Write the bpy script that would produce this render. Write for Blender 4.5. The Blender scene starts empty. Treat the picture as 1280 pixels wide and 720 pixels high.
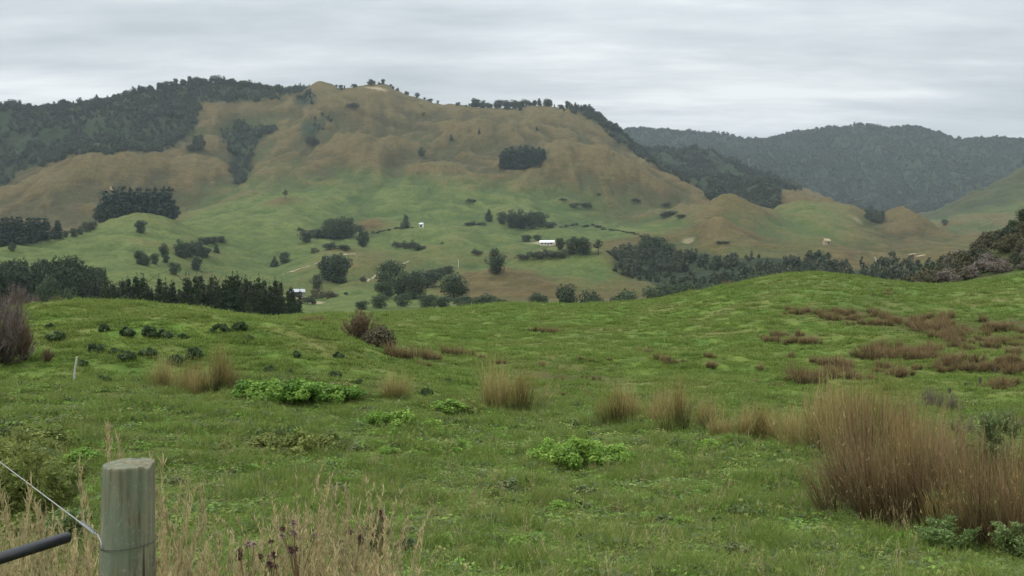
import bpy, math
import numpy as np
from mathutils import Vector

scene = bpy.context.scene
COL = scene.collection
F = 1108.0            # focal length in photo pixels (1280 wide)
EYE = 1.7
rng = np.random.default_rng(7)

# ------------------------------------------------------------------ helpers
def _hash(ix, iy, seed):
    ix = ix.astype(np.int64); iy = iy.astype(np.int64)
    h = (ix * 374761393 + iy * 668265263 + seed * 1442695041) & 0xffffffff
    h = ((h ^ (h >> 13)) * 1274126177) & 0xffffffff
    h = h ^ (h >> 16)
    return (h & 0xffff) / 65536.0

def pnoise(x, y, seed=0):
    xi = np.floor(x); yi = np.floor(y)
    fx = x - xi; fy = y - yi
    u = fx*fx*fx*(fx*(fx*6-15)+10); v = fy*fy*fy*(fy*(fy*6-15)+10)
    def g(dx, dy):
        a = _hash(xi+dx, yi+dy, seed) * 2*np.pi
        return np.cos(a)*(fx-dx) + np.sin(a)*(fy-dy)
    a = g(0, 0)*(1-u) + g(1, 0)*u
    b = g(0, 1)*(1-u) + g(1, 1)*u
    return (a*(1-v) + b*v) * 1.5

def fbm(x, y, octv=4, seed=0, gain=0.5):
    s = 0; a = 1.0; f = 1.0
    for k in range(octv):
        s = s + a*pnoise(x*f + 17.3*k, y*f - 9.1*k, seed + k*13); a *= gain; f *= 2.03
    return s

def smooth(x, a, b):
    t = np.clip((x-a)/(b-a), 0, 1); return t*t*(3-2*t)

def pchip_slopes(x, Y):
    """x (K,), Y (K, C) -> monotone slopes (K, C)"""
    h = np.diff(x)[:, None]; d = np.diff(Y, axis=0)/h
    m = np.zeros_like(Y)
    w1 = 2*h[1:] + h[:-1]; w2 = h[1:] + 2*h[:-1]
    with np.errstate(divide='ignore', invalid='ignore'):
        hm = (w1+w2)/(w1/d[:-1] + w2/d[1:])
    m[1:-1] = np.where(d[:-1]*d[1:] > 0, hm, 0)
    m[0] = d[0]; m[-1] = d[-1]
    return m

def pchip(x, Y, xq):
    Y = np.asarray(Y, float)
    one = Y.ndim == 1
    if one: Y = Y[:, None]
    m = pchip_slopes(x, Y)
    i = np.clip(np.searchsorted(x, xq, side='right')-1, 0, len(x)-2)
    h = (x[i+1]-x[i])[:, None]; t = np.clip((xq-x[i])[:, None]/h, 0, 1)
    r = (2*t**3-3*t**2+1)*Y[i] + (t**3-2*t**2+t)*h*m[i] + (-2*t**3+3*t**2)*Y[i+1] + (t**3-t**2)*h*m[i+1]
    return r[:, 0] if one else r

def np_mesh(name, verts, loops, sizes, mat=None, attrs=None, smooth_=False):
    """verts (n,3), flat loop vertex indices, face sizes"""
    me = bpy.data.meshes.new(name)
    verts = np.asarray(verts, np.float32); loops = np.asarray(loops, np.int32).ravel(); sizes = np.asarray(sizes, np.int32)
    me.vertices.add(len(verts)); me.vertices.foreach_set('co', verts.ravel())
    if len(sizes):
        me.loops.add(len(loops)); me.loops.foreach_set('vertex_index', loops)
        me.polygons.add(len(sizes))
        st = np.zeros(len(sizes), np.int32); st[1:] = np.cumsum(sizes)[:-1]
        me.polygons.foreach_set('loop_start', st)
        try: me.polygons.foreach_set('loop_total', sizes)
        except Exception: pass
        me.polygons.foreach_set('use_smooth', np.full(len(sizes), smooth_, bool))
    for k, v in (attrs or {}).items():
        v = np.asarray(v)
        ty = 'INT' if v.dtype.kind == 'i' else ('FLOAT_VECTOR' if v.ndim == 2 else 'FLOAT')
        a = me.attributes.new(k, ty, 'POINT')
        if ty == 'FLOAT_VECTOR': a.data.foreach_set('vector', v.astype(np.float32).ravel())
        elif ty == 'INT': a.data.foreach_set('value', v.astype(np.int32))
        else: a.data.foreach_set('value', v.astype(np.float32))
    if mat: me.materials.append(mat)
    me.update(calc_edges=True); me.validate()
    return me

def tag(o, label=None, cat=None, group=None, kind=None):
    if label: o['label'] = label
    if cat: o['category'] = cat
    if group: o['group'] = group
    if kind: o['kind'] = kind
    return o

def link(name, me, parent=None):
    o = bpy.data.objects.new(name, me); COL.objects.link(o)
    if parent: o.parent = parent
    return o

def empty(name, loc, rz=0, sc=(1, 1, 1)):
    o = bpy.data.objects.new(name, None); COL.objects.link(o)
    o.location = loc; o.rotation_euler = (0, 0, rz); o.scale = sc; o.empty_display_size = .2
    return o

# ------------------------------------------------------------------ terrain
FAR = 5200.0
TH_F = np.arctan((np.arange(-230, 1511, 2.0)-640)/F)
side = np.radians(np.linspace(2.5, 180+0, 60))
def _sides():
    a0, a1 = TH_F[0], TH_F[-1]
    left = np.linspace(-np.pi, a0, 70)[:-1]; right = np.linspace(a1, np.pi, 70)[1:]
    return np.concatenate([left, TH_F, right])
TH = _sides()
PXC = np.clip(640 + F*np.tan(np.clip(TH, TH_F[0], TH_F[-1])), -230, 1510)
COSC = np.cos(np.clip(TH, TH_F[0], TH_F[-1]))
R = np.concatenate([np.geomspace(0.35, 150, 330)[:-1], np.geomspace(150, 1600, 600)[:-1], np.geomspace(1600, FAR, 110)])
LR = np.log(R)

def zz(*p):   # knots given as heights below/above the eye
    return ('z', p)
# rows: radial distance, [(photo x, photo y of the ground there)]  or heights
ROWS = [
 (0.3,  zz((0, -1.7))), (2.5, zz((0, -1.7))), (4.2, zz((0, -1.76))),
 (6.0,  zz((-200, -1.95), (300, -1.98), (640, -2.02), (1300, -2.0))),
 (10.0, zz((-200, -2.3), (300, -2.5), (640, -2.6), (1050, -2.55), (1280, -2.5))),
 (15.0, zz((-200, -2.55), (300, -2.85), (640, -3.0), (1280, -2.85))),
 (20.0, zz((-200, -2.7), (200, -2.75), (450, -2.95), (640, -3.2), (1280, -3.05))),
 (28.0, zz((-200, -2.3), (0, -2.7), (200, -2.8), (350, -2.7), (480, -2.9), (640, -3.5), (1280, -3.3))),
 (34.0, zz((-200, -1.6), (0, -2.2), (60, -2.1), (200, -2.0), (330, -2.0), (420, -2.4), (520, -3.2), (640, -3.65), (1280, -3.5))),
 (40.0, zz((-200, -0.6), (0, -1.5), (60, -1.2), (140, -1.02), (200, -1.06), (300, -1.35), (400, -1.95), (480, -2.85), (560, -3.55), (640, -3.7), (1280, -3.6))),
 (46.0, [(-200, 372), (0, 393), (30, 389), (60, 381), (140, 380), (200, 385), (300, 398), (380, 405), (430, 417), (480, 429), (560, 447), (640, 448), (900, 447), (1280, 446)]),
 (54.0, [(-200, 375), (0, 396), (140, 380), (220, 383), (300, 392), (380, 400), (440, 415), (500, 430), (560, 436), (640, 437), (800, 440), (1000, 436), (1280, 438)]),
 (64.0, [(-200, 385), (0, 400), (300, 402), (400, 404), (480, 415), (560, 422), (640, 423), (800, 424), (1000, 414), (1150, 420), (1280, 422)]),
 (80.0, [(-200, 395), (0, 405), (300, 405), (400, 398), (480, 401), (560, 404), (640, 402), (740, 402), (850, 398), (930, 388), (1020, 383), (1100, 387), (1200, 392), (1280, 392)]),
 (98.0, [(-200, 398), (0, 405), (300, 402), (380, 395), (480, 394), (560, 391), (640, 386), (740, 386), (820, 381), (880, 371), (940, 361), (1020, 355), (1060, 359), (1110, 364), (1180, 366), (1280, 366)]),
 (118.0, [(-200, 398), (0, 403), (300, 400), (380, 395), (440, 393), (480, 391), (560, 385), (640, 379), (740, 380), (800, 376), (850, 368), (900, 359), (950, 349), (990, 343), (1020, 341), (1050, 343), (1100, 350), (1140, 354), (1200, 357), (1280, 356), (1500, 350)]),
 (140.0, [(-200, 400), (0, 406), (640, 398), (800, 395), (900, 385), (1000, 365), (1060, 362), (1120, 361), (1180, 355), (1230, 343), (1280, 330), (1500, 270)]),
 (175.0, [(-200, 402), (0, 408), (300, 408), (640, 408), (900, 400), (1000, 388), (1100, 372), (1160, 352), (1200, 328), (1240, 306), (1280, 288), (1400, 240), (1500, 220)]),
 (215.0, [(-200, 400), (0, 408), (300, 408), (640, 412), (900, 405), (1000, 398), (1100, 385), (1160, 362), (1200, 340), (1240, 316), (1280, 296), (1400, 240), (1500, 215)]),
 (270.0, [(-200, 385), (0, 395), (200, 402), (380, 404), (640, 408), (900, 402), (1100, 395), (1200, 380), (1280, 360), (1500, 320)]),
 (335.0, [(-200, 366), (0, 368), (200, 376), (340, 388), (400, 390), (450, 385), (640, 388), (800, 386), (1000, 378), (1140, 372), (1280, 370)]),
 (420.0, [(-200, 352), (0, 350), (150, 352), (250, 360), (340, 370), (400, 374), (430, 371), (500, 372), (560, 370), (600, 366), (660, 364), (720, 368), (800, 370), (900, 362), (1000, 354), (1150, 348), (1280, 348)]),
 (500.0, [(-200, 338), (0, 333), (150, 330), (210, 338), (260, 350), (340, 357), (420, 352), (500, 354), (560, 350), (590, 343), (620, 339), (660, 341), (700, 346), (760, 350), (800, 350), (850, 347), (900, 342), (1000, 340), (1100, 337), (1200, 332), (1280, 335)]),
 (560.0, [(-200, 328), (0, 318), (150, 314), (200, 322), (260, 340), (330, 346), (400, 336), (460, 336), (520, 340), (580, 340), (620, 342), (660, 330), (720, 319), (750, 323), (780, 336), (830, 338), (900, 334), (1000, 331), (1100, 333), (1200, 326), (1280, 330)]),
 (620.0, [(-200, 320), (0, 306), (100, 301), (150, 300), (210, 306), (260, 318), (330, 333), (370, 325), (410, 317), (460, 316), (520, 319), (580, 325), (640, 324), (690, 316), (740, 316), (780, 322), (830, 326), (880, 326), (950, 322), (1040, 324), (1100, 328), (1200, 321), (1280, 325)]),
 (720.0, [(-200, 312), (0, 301), (60, 297), (110, 289), (150, 280), (185, 277), (210, 280), (240, 286), (300, 293), (380, 298), (460, 300), (520, 294), (560, 293), (620, 301), (680, 304), (740, 302), (800, 302), (860, 302), (880, 291), (900, 282), (920, 290), (950, 302), (1000, 307), (1040, 311), (1100, 320), (1150, 321), (1200, 312), (1280, 318)]),
 (790.0, [(-200, 310), (0, 305), (100, 294), (150, 289), (200, 288), (250, 276), (300, 276), (360, 277), (430, 286), (470, 284), (530, 280), (600, 284), (660, 292), (720, 296), (770, 294), (820, 293), (855, 286), (880, 279), (900, 284), (930, 288), (960, 293), (1000, 294), (1050, 296), (1090, 305), (1130, 313), (1200, 308), (1280, 314)]),
 (860.0, [(-200, 300), (0, 298), (100, 290), (200, 284), (250, 269), (300, 263), (350, 258), (400, 262), (440, 272), (480, 272), (530, 268), (600, 267), (640, 264), (690, 276), (730, 285), (790, 286), (830, 280), (860, 268), (885, 257), (905, 252), (930, 258), (960, 272), (985, 282), (1020, 280), (1060, 280), (1090, 290), (1120, 299), (1160, 303), (1200, 302), (1280, 310)]),
 (940.0, [(-200, 285), (0, 282), (100, 279), (200, 276), (250, 262), (300, 250), (350, 246), (420, 247), (460, 249), (500, 247), (560, 243), (600, 246), (650, 245), (690, 257), (740, 268), (780, 272), (830, 270), (870, 262), (905, 262), (940, 266), (990, 269), (1050, 270), (1090, 285), (1110, 281), (1125, 276), (1160, 287), (1200, 294), (1280, 305)]),
 (1020.0, [(-200, 268), (0, 268), (60, 262), (120, 256), (170, 262), (220, 258), (260, 250), (300, 236), (340, 233), (400, 231), (440, 226), (500, 222), (560, 221), (620, 226), (660, 220), (700, 226), (740, 240), (790, 250), (830, 256), (870, 262), (920, 264), (950, 264), (1000, 263), (1050, 263), (1075, 268), (1090, 278), (1110, 271), (1125, 266), (1150, 275), (1180, 288), (1220, 295), (1280, 300)]),
 (1100.0, [(-200, 258), (0, 245), (20, 240), (60, 222), (110, 202), (150, 208), (190, 218), (230, 210), (260, 212), (300, 222), (340, 213), (400, 208), (450, 199), (480, 204), (530, 210), (580, 213), (625, 212), (650, 210), (680, 200), (702, 193), (730, 202), (770, 216), (820, 230), (870, 250), (905, 262), (940, 262), (1000, 268), (1050, 270), (1100, 285), (1125, 284), (1180, 295), (1280, 300)]),
 (1180.0, [(-200, 250), (0, 235), (40, 218), (80, 202), (115, 192), (150, 196), (190, 192), (240, 188), (270, 195), (300, 212), (330, 198), (370, 182), (410, 178), (460, 178), (520, 188), (580, 190), (640, 186), (690, 184), (740, 193), (790, 209), (830, 226), (870, 241), (905, 250), (935, 240), (955, 233), (985, 238), (1020, 250), (1050, 262), (1080, 280), (1150, 295), (1280, 290)]),
 (1270.0, [(-200, 215), (0, 200), (100, 180), (180, 165), (240, 158), (275, 162), (300, 178), (330, 170), (370, 152), (400, 146), (450, 146), (500, 158), (560, 167), (600, 166), (650, 160), (700, 160), (740, 174), (780, 192), (810, 208), (850, 224), (890, 228), (940, 226), (975, 234), (1030, 256), (1070, 278), (1150, 290), (1280, 275)]),
 (1350.0, [(-200, 175), (0, 160), (100, 148), (180, 132), (240, 126), (280, 128), (310, 132), (345, 130), (375, 125), (400, 114), (430, 118), (470, 118), (520, 134), (560, 142), (600, 146), (650, 140), (700, 142), (735, 150), (765, 168), (800, 194), (850, 222), (900, 226), (1000, 240), (1100, 285), (1280, 262)]),
 (1420.0, [(-200, 140), (0, 137), (60, 135), (120, 130), (165, 122), (180, 115), (200, 110), (240, 106), (270, 107), (300, 111), (340, 113), (375, 113), (390, 106), (405, 103), (430, 109), (450, 108), (475, 105), (500, 115), (540, 127), (585, 134), (620, 136), (650, 134), (700, 135), (730, 141), (755, 154), (780, 171), (800, 189), (830, 210), (880, 225), (1000, 245), (1100, 282), (1280, 255)]),
 (1500.0, [(-200, 146), (0, 144), (200, 122), (400, 118), (480, 118), (600, 146), (720, 150), (780, 182), (820, 205), (880, 215), (950, 222), (1050, 258), (1120, 282), (1180, 268), (1280, 232), (1500, 140)]),
 (1680.0, [(-200, 175), (400, 150), (600, 175), (720, 180), (790, 194), (830, 191), (890, 190), (905, 199), (950, 217), (1000, 238), (1060, 266), (1150, 272), (1175, 264), (1220, 240), (1280, 213), (1500, 120)]),
 (2000.0, [(-200, 220), (400, 200), (700, 225), (800, 222), (900, 225), (1000, 250), (1100, 270), (1150, 272), (1200, 262), (1280, 232), (1500, 150)]),
 (2400.0, [(-200, 230), (400, 210), (700, 215), (850, 205), (960, 215), (1100, 232), (1200, 238), (1280, 240), (1500, 200)]),
 (2750.0, [(-200, 210), (400, 190), (700, 190), (800, 184), (900, 188), (960, 185), (1050, 182), (1150, 192), (1280, 202), (1500, 190)]),
 (3000.0, [(-200, 190), (400, 175), (700, 172), (780, 167), (830, 168), (870, 166), (905, 169), (950, 176), (975, 172), (1000, 166), (1050, 161), (1070, 160), (1110, 163), (1160, 168), (1200, 176), (1240, 179), (1280, 179), (1500, 170)]),
 (3400.0, [(-200, 215), (640, 200), (1500, 205)]),
 (FAR*1.01, [(-200, 280), (640, 280), (1500, 280)]),
]
def row_z(row):
    r, kn = row
    isz = isinstance(kn, tuple)
    if isz: kn = kn[1]
    kn = sorted(kn)
    x = np.array([k[0] for k in kn], float); y = np.array([k[1] for k in kn], float)
    if len(x) == 1: v = np.full(len(PXC), y[0])
    elif len(x) == 2: v = np.interp(PXC, x, y)
    else: v = pchip(x, y, np.clip(PXC, x[0], x[-1]))
    return v if isz else (360.0 - v)/F * r * COSC
ROWR = np.array([r for r, _ in ROWS])
KN = np.array([row_z(r) for r in ROWS])
# soften the knots a little along the columns
def blur_cols(a, s):
    k = np.exp(-0.5*(np.arange(-3*s, 3*s+1)/s)**2); k /= k.sum()
    p = np.pad(a, ((0, 0), (3*s, 3*s)), mode='edge')
    return np.array([np.convolve(row, k, 'valid') for row in p])
KN = blur_cols(KN, 2)
Z = pchip(np.log(ROWR), KN, LR)
XX = R[:, None]*np.sin(TH)[None]; YY = R[:, None]*np.cos(TH)[None]
RR = np.repeat(R[:, None], len(TH), 1)
# far behind and to the sides the relief settles to gentle country
away = smooth(np.abs(TH), 0.75, 1.6)[None]*smooth(RR, 10, 60)
Z = Z*(1-0.7*away) + away*0.7*(-3 + 0.01*RR)
# relief that the knots do not carry
def band(lo, hi): return smooth(RR, lo*0.8, lo*1.2)*(1-smooth(RR, hi*0.8, hi*1.2))
n_small = fbm(XX/0.55, YY/0.55, 3, 3)*0.035*(1-smooth(RR, 8, 40))
n_hum = fbm(XX/2.2, YY/1.5, 3, 5)*0.10*smooth(RR, 4, 20)*(1-smooth(RR, 140, 260))
n_hum2 = fbm(XX/9, YY/6, 3, 6)*0.22*smooth(RR, 14, 40)*(1-smooth(RR, 200, 400))
def billow(sx, sy, octv, seed, gain=.5):
    wx = fbm(XX/(sx*1.7), YY/(sx*1.7), 2, seed+500)*.35; wy = fbm(XX/(sx*1.7)+9, YY/(sx*1.7), 2, seed+501)*.35
    s_ = 0; a_ = 1.; f_ = 1.
    for q in range(octv):
        s_ = s_ + a_*(np.abs(pnoise(XX/sx*f_ + wx + 3.7*q, YY/sy*f_ + wy, seed+q*7))-.27); a_ *= gain; f_ *= 2.07
    return s_
n_mid = billow(75, 100, 5, 9, .55)*13.0*band(430, 6000)*(.40+.60*smooth(RR, 700, 1150))
n_big = fbm(XX/150, YY/230, 3, 21, .5)*(2.0*band(560, 1000) + 5.0*band(1000, 6000))
n_rid = -billow(85, 300, 4, 33, .5)*(-13.0)*band(1000, 1900)
far_n = billow(260, 520, 5, 41, .5)*60*band(2000, 3000)
fine = fbm(XX/12, YY/12, 3, 55)*0.45*band(380, 2000)
# slumped little mounds (photo column, distance, half width, height)
def mound(px, r, w_, h_, sharp=1.6, el=1.0):
    c = (r*math.sin(math.atan((px-640)/F)), r*math.cos(math.atan((px-640)/F)))
    d = np.sqrt(((XX-c[0])/w_)**2 + ((YY-c[1])/(w_*el))**2)
    return h_*np.exp(-d**sharp)
n_mounds = 1.45*(mound(905, 862, 40, 2, 1.3) + mound(900, 735, 26, 5, 1.4) + mound(1125, 1010, 42, 2, 1.3) + mound(1050, 1015, 50, 5, 2) + mound(185, 718, 32, 4, 2) + mound(702, 1105, 55, 9, 1.6)
   + mound(440, 1120, 65, 15, 2.4) + mound(600, 1030, 55, 6, 2) + mound(720, 562, 40, 4, 2) + mound(120, 1175, 60, 6, 2) + mound(205, 1110, 45, 7, 2) + mound(355, 870, 26, 4, 2) + mound(465, 800, 24, 5, 2) + mound(640, 470, 26, 3, 2) + mound(40, 1060, 60, 8, 2) + mound(585, 1250, 70, 15, 2.2) + mound(330, 1240, 50, 9, 2) + mound(520, 1180, 45, 8, 2) + mound(760, 1120, 50, 8, 2) + mound(650, 1090, 40, 7, 2) + mound(1000, 900, 40, 4, 2))
calm = 1 - .62*np.exp(-((RR-1420)/110)**2) - .4*np.exp(-((RR-3000)/220)**2)
Z = Z + EYE + n_small + n_hum + n_hum2 + (n_mid + n_big + n_rid + far_n + n_mounds)*calm + fine
PY = 360 - F*(Z-EYE)/(RR*np.maximum(np.cos(TH), 1e-3)[None])
FC0 = 69; FC1 = FC0 + len(TH_F)          # fine columns

def col_of(px): return FC0 + (np.asarray(px, float)+230)/2.0*1.0
def _fth(px): return np.arctan((np.asarray(px, float)-640)/F)
def ground(px, r):
    """ground point at photo column px and radial distance r"""
    th = float(_fth(px)); j = np.clip(np.interp(th, TH, np.arange(len(TH))), 0, len(TH)-1.001); i = np.clip(np.interp(math.log(r), LR, np.arange(len(R))), 0, len(R)-1.001)
    i0, j0 = int(i), int(j); a, b = i-i0, j-j0
    z = (Z[i0, j0]*(1-a)*(1-b) + Z[i0+1, j0]*a*(1-b) + Z[i0, j0+1]*(1-a)*b + Z[i0+1, j0+1]*a*b)
    return Vector((r*math.sin(th), r*math.cos(th), z))
def ground_many(x, y):
    th = np.arctan2(x, y); r = np.hypot(x, y)
    j = np.clip(np.interp(th, TH, np.arange(len(TH))), 0, len(TH)-1.001); i = np.clip(np.interp(np.log(r), LR, np.arange(len(R))), 0, len(R)-1.001)
    i0 = i.astype(int); j0 = j.astype(int); a = i-i0; b = j-j0
    return Z[i0, j0]*(1-a)*(1-b) + Z[i0+1, j0]*a*(1-b) + Z[i0, j0+1]*(1-a)*b + Z[i0+1, j0+1]*a*b
def at(px, py, rmin=2.0, rmax=1e9):
    """first ground seen at that spot of the view"""
    j = int(np.argmin(np.abs(TH-float(_fth(px)))))
    p = PY[:, j]; run = np.inf; best = None
    for i in range(len(R)):
        if R[i] < rmin: run = min(run, p[i]) if R[i] > 1 else run; continue
        if R[i] > rmax: break
        if p[i] <= py:
            if i and p[i-1] > py:
                t = (p[i-1]-py)/(p[i-1]-p[i]); return ground(px, R[i-1] + t*(R[i]-R[i-1]))
            return ground(px, R[i])
        if best is None or p[i] < best[0]: best = (p[i], R[i])
    return ground(px, best[1])

# --- how dry, wooded or bare the ground is (a property of the place)
def field(rows):
    K = []
    for r, kn in rows:
        x = np.array([k[0] for k in kn], float); y = np.array([k[1] for k in kn], float)
        K.append(np.interp(PXC, x, y))
    rr = np.log(np.array([r for r, _ in rows]))
    K = blur_cols(np.array(K), 5)
    i = np.clip(np.searchsorted(rr, LR, side='right')-1, 0, len(rr)-2)
    t = np.clip((LR-rr[i])/(rr[i+1]-rr[i]), 0, 1)[:, None]
    return K[i]*(1-t) + K[i+1]*t
DRY = field([
 (0.3, [(0, .25)]), (4, [(-200, .35), (560, .3), (640, .12), (1280, .1)]), (7, [(-200, .2), (640, .08), (1280, .08)]),
 (20, [(0, .1), (900, .1), (1000, .3), (1280, .4)]), (34, [(-200, .4), (50, .3), (150, .22), (420, .3), (640, .12), (1280, .2)]),
 (46, [(-200, .6), (40, .25), (420, .25), (500, .2), (800, .1), (1280, .15)]), (70, [(0, .2), (640, .08), (900, .1), (1000, .2), (1280, .3)]),
 (85, [(0, .2), (640, .08), (900, .12), (1050, .3), (1280, .3)]),
 (118, [(0, .2), (640, .15), (850, .2), (950, .2), (1020, .15), (1280, .2)]), (200, [(0, .1), (1000, .2), (1150, .7), (1280, .8)]),
 (335, [(0, .1), (1280, .2)]),
 (420, [(0, .1), (370, .3), (420, .0), (520, .2), (570, .8), (660, .95), (720, .85), (800, .7), (900, .5), (1280, .5)]),
 (500, [(0, .1), (200, .1), (250, .4), (340, .3), (450, .55), (560, .7), (600, 1.), (640, .6), (690, .15), (740, .1), (770, .5), (850, .6), (1000, .7), (1280, .6)]),
 (560, [(0, .05), (170, .1), (250, .4), (340, .2), (430, .55), (560, .5), (650, .2), (740, .1), (780, .6), (850, .7), (950, .7), (1280, .6)]),
 (620, [(0, .0), (170, .05), (250, .35), (340, .15), (430, .4), (560, .35), (640, .5), (720, .65), (780, .75), (830, .75), (950, .65), (1040, .6), (1280, .6)]),
 (720, [(0, .1), (100, 0), (300, .05), (430, .25), (500, .12), (600, .12), (660, .3), (720, .75), (780, .8), (830, .6), (880, .75), (950, .7), (1010, .5), (1100, .7), (1280, .6)]),
 (790, [(0, .8), (60, .8), (200, .2), (260, .05), (430, .1), (460, .5), (490, .3), (530, .1), (640, .1), (700, .05), (780, .08), (830, .25), (880, .7), (960, .6), (1000, .45), (1060, .5), (1120, .8), (1280, .5)]),
 (860, [(0, .9), (60, .9), (200, .7), (250, .15), (300, .05), (350, .45), (400, .15), (460, .4), (520, .1), (600, .08), (700, .02), (790, .1), (840, .4), (900, .7), (960, .6), (1000, .35), (1060, .35), (1120, .8), (1200, .6)]),
 (940, [(0, .9), (200, .8), (260, .3), (320, .15), (420, .2), (520, .15), (600, .2), (660, .3), (700, .3), (740, .5), (800, .6), (900, .6), (1000, .3), (1060, .35), (1100, .7), (1125, .9), (1200, .6)]),
 (1020, [(0, .9), (200, .9), (250, .6), (300, .3), (360, .35), (440, .45), (520, .5), (580, .65), (660, .8), (700, .75), (800, .75), (900, .7), (1000, .35), (1060, .4), (1100, .8), (1125, .9), (1280, .6)]),
 (1100, [(0, .95), (280, .9), (320, .5), (360, .6), (420, .85), (700, .85), (760, .85), (850, .8), (930, .95), (1050, .95), (1280, .6)]),
 (1270, [(0, .9), (280, .8), (340, .7), (400, .9), (1060, .95), (1100, .6), (1280, .4)]), (1420, [(0, .85), (1060, .9), (1100, .5), (1280, .35)]), (1680, [(0, .7), (1000, .6), (1200, .35), (1280, .4)]), (FAR, [(0, .5)])])
def blob(px, r, wpx, wr, gain, arr):
    d = ((PXC[None]-px)/wpx)**2 + ((RR-r)/wr)**2
    arr += gain*np.exp(-d)
blob(460, 790, 26, 45, .6, DRY); blob(350, 865, 18, 20, .4, DRY); blob(640, 455, 50, 40, .4, DRY); blob(300, 840, 40, 20, -.2, DRY)
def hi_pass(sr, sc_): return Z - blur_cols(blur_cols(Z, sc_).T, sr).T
# thin soil dries knolls, hollows stay green; pale/dark tones also paint in relief shading
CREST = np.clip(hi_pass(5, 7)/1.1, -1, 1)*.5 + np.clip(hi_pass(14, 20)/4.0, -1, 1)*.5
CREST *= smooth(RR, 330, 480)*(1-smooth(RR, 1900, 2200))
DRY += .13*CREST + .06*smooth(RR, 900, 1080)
PATCHES = [(975, 1030, 386, 394), (1030, 1105, 388, 402), (1060, 1120, 396, 408), (1112, 1190, 394, 412), (1150, 1235, 405, 424), (1232, 1300, 398, 418), (1190, 1300, 422, 442), (1074, 1168, 432, 452), (1160, 1236, 444, 466), (1235, 1300, 448, 470), (958, 1026, 417, 430), (1028, 1140, 458, 476), (640, 780, 448, 500), (960, 1300, 500, 600), (760, 1000, 520, 545), (190, 290, 470, 494)]
def patch_mask(px, py):
    m_ = np.zeros(np.shape(px))
    for x0, x1, y0, y1 in PATCHES:
        d = (np.abs(px-(x0+x1)/2)/((x1-x0)/2+8))**3 + (np.abs(py-(y0+y1)/2)/((y1-y0)/2+3))**3
        m_ = np.maximum(m_, np.exp(-d))
    return m_
BUSH = np.zeros_like(Z); BARE = np.zeros_like(Z)

def in_poly(px, py, poly):
    ins = np.zeros(np.shape(px), bool); n = len(poly)
    for k in range(n):
        x0, y0 = poly[k]; x1, y1 = poly[(k+1) % n]
        if y0 == y1: continue
        c = ((y0 > py) != (y1 > py)) & (px < (x1-x0)*(py-y0)/(y1-y0) + x0)
        ins ^= c
    return ins
PXG = np.repeat((640 + F*np.tan(np.clip(TH, -1.3, 1.3)))[None], len(R), 0)
FRONT = np.abs(TH)[None] < 1.0
DRY += .55*patch_mask(PXG, PY)*((RR > 8) & (RR < 125) & FRONT)
# wooded regions: outline on the hillside as seen from the gate, and the range of distances they cover
WOODS = {
 'left':  ([(-260, 90), (60, 100), (120, 100), (180, 90), (250, 85), (340, 95), (388, 97), (388, 112), (330, 126), (290, 130), (252, 128), (246, 140), (250, 152), (240, 168), (235, 180), (212, 186), (204, 192), (155, 196), (130, 193), (112, 192), (100, 196), (62, 205), (24, 214), (6, 236), (-260, 270)], 1120, 1480),
 'gully': ([(275, 160), (300, 154), (330, 160), (350, 158), (340, 168), (326, 178), (316, 195), (312, 214), (304, 232), (292, 232), (288, 205), (286, 188)], 1000, 1400),
 'draw':  ([(420, 140), (425, 146), (404, 158), (396, 178), (388, 188), (380, 180), (372, 170), (376, 152), (400, 144)], 1100, 1420),
 'draw2': ([(366, 120), (396, 116), (398, 132), (372, 136)], 1250, 1440),
 'right': ([(684, 122), (740, 124), (770, 140), (800, 170), (812, 180), (838, 212), (885, 236), (868, 228), (830, 214), (806, 200), (780, 182), (762, 165), (736, 150), (712, 136)], 1150, 1500),
 'grove': ([(626, 186), (650, 182), (686, 186), (688, 196), (668, 208), (630, 210)], 1020, 1300),
 'spur':  ([(790, 184), (850, 180), (895, 182), (910, 200), (985, 226), (1002, 240), (965, 238), (955, 232), (930, 236), (880, 236), (830, 214)], 1200, 1950),
 'front': ([(872, 230), (900, 226), (950, 225), (972, 240), (976, 262), (950, 266), (915, 255), (885, 250)], 1040, 1260),
 'far':   ([(700, 140), (1600, 100), (1600, 210), (1280, 226), (1200, 262), (1150, 270), (1090, 276), (1060, 264), (990, 232), (800, 232), (740, 200)], 1900, 3100),
 'flank': ([(1085, 264), (1100, 266), (1110, 276), (1090, 282), (1080, 278)], 950, 1500),
 'valley': ([(766, 318), (790, 300), (804, 289), (832, 291), (852, 308), (900, 322), (960, 322), (1010, 324), (1060, 338), (1130, 334), (1190, 344), (1240, 350), (1240, 372), (960, 372), (860, 374), (826, 370), (815, 355), (786, 346), (765, 336)], 400, 660),
}
for k, (poly, r0, r1) in WOODS.items():
    m = in_poly(PXG, PY, poly) & (RR > r0) & (RR < r1) & FRONT
    BUSH[m] = 1.0
mS = (PXG > 1140) & (RR > 1430) & (RR < 2000) & FRONT
BUSH[mS] = .75; DRY[mS] = np.maximum(DRY[mS], .5)
BUSH[(RR > 2250) & (RR < 3300)] = 1.0
sidew = (np.abs(TH)[None] > 0.68) & (RR > 1100)
BUSH[np.broadcast_to(sidew, BUSH.shape)] = 1.0
m = in_poly(PXG, PY, [(1120, 358), (1150, 335), (1200, 300), (1290, 255), (1600, 150), (1600, 360), (1230, 360)]) & (RR > 128) & (RR < 300) & FRONT
BUSH[m] = .8
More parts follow.
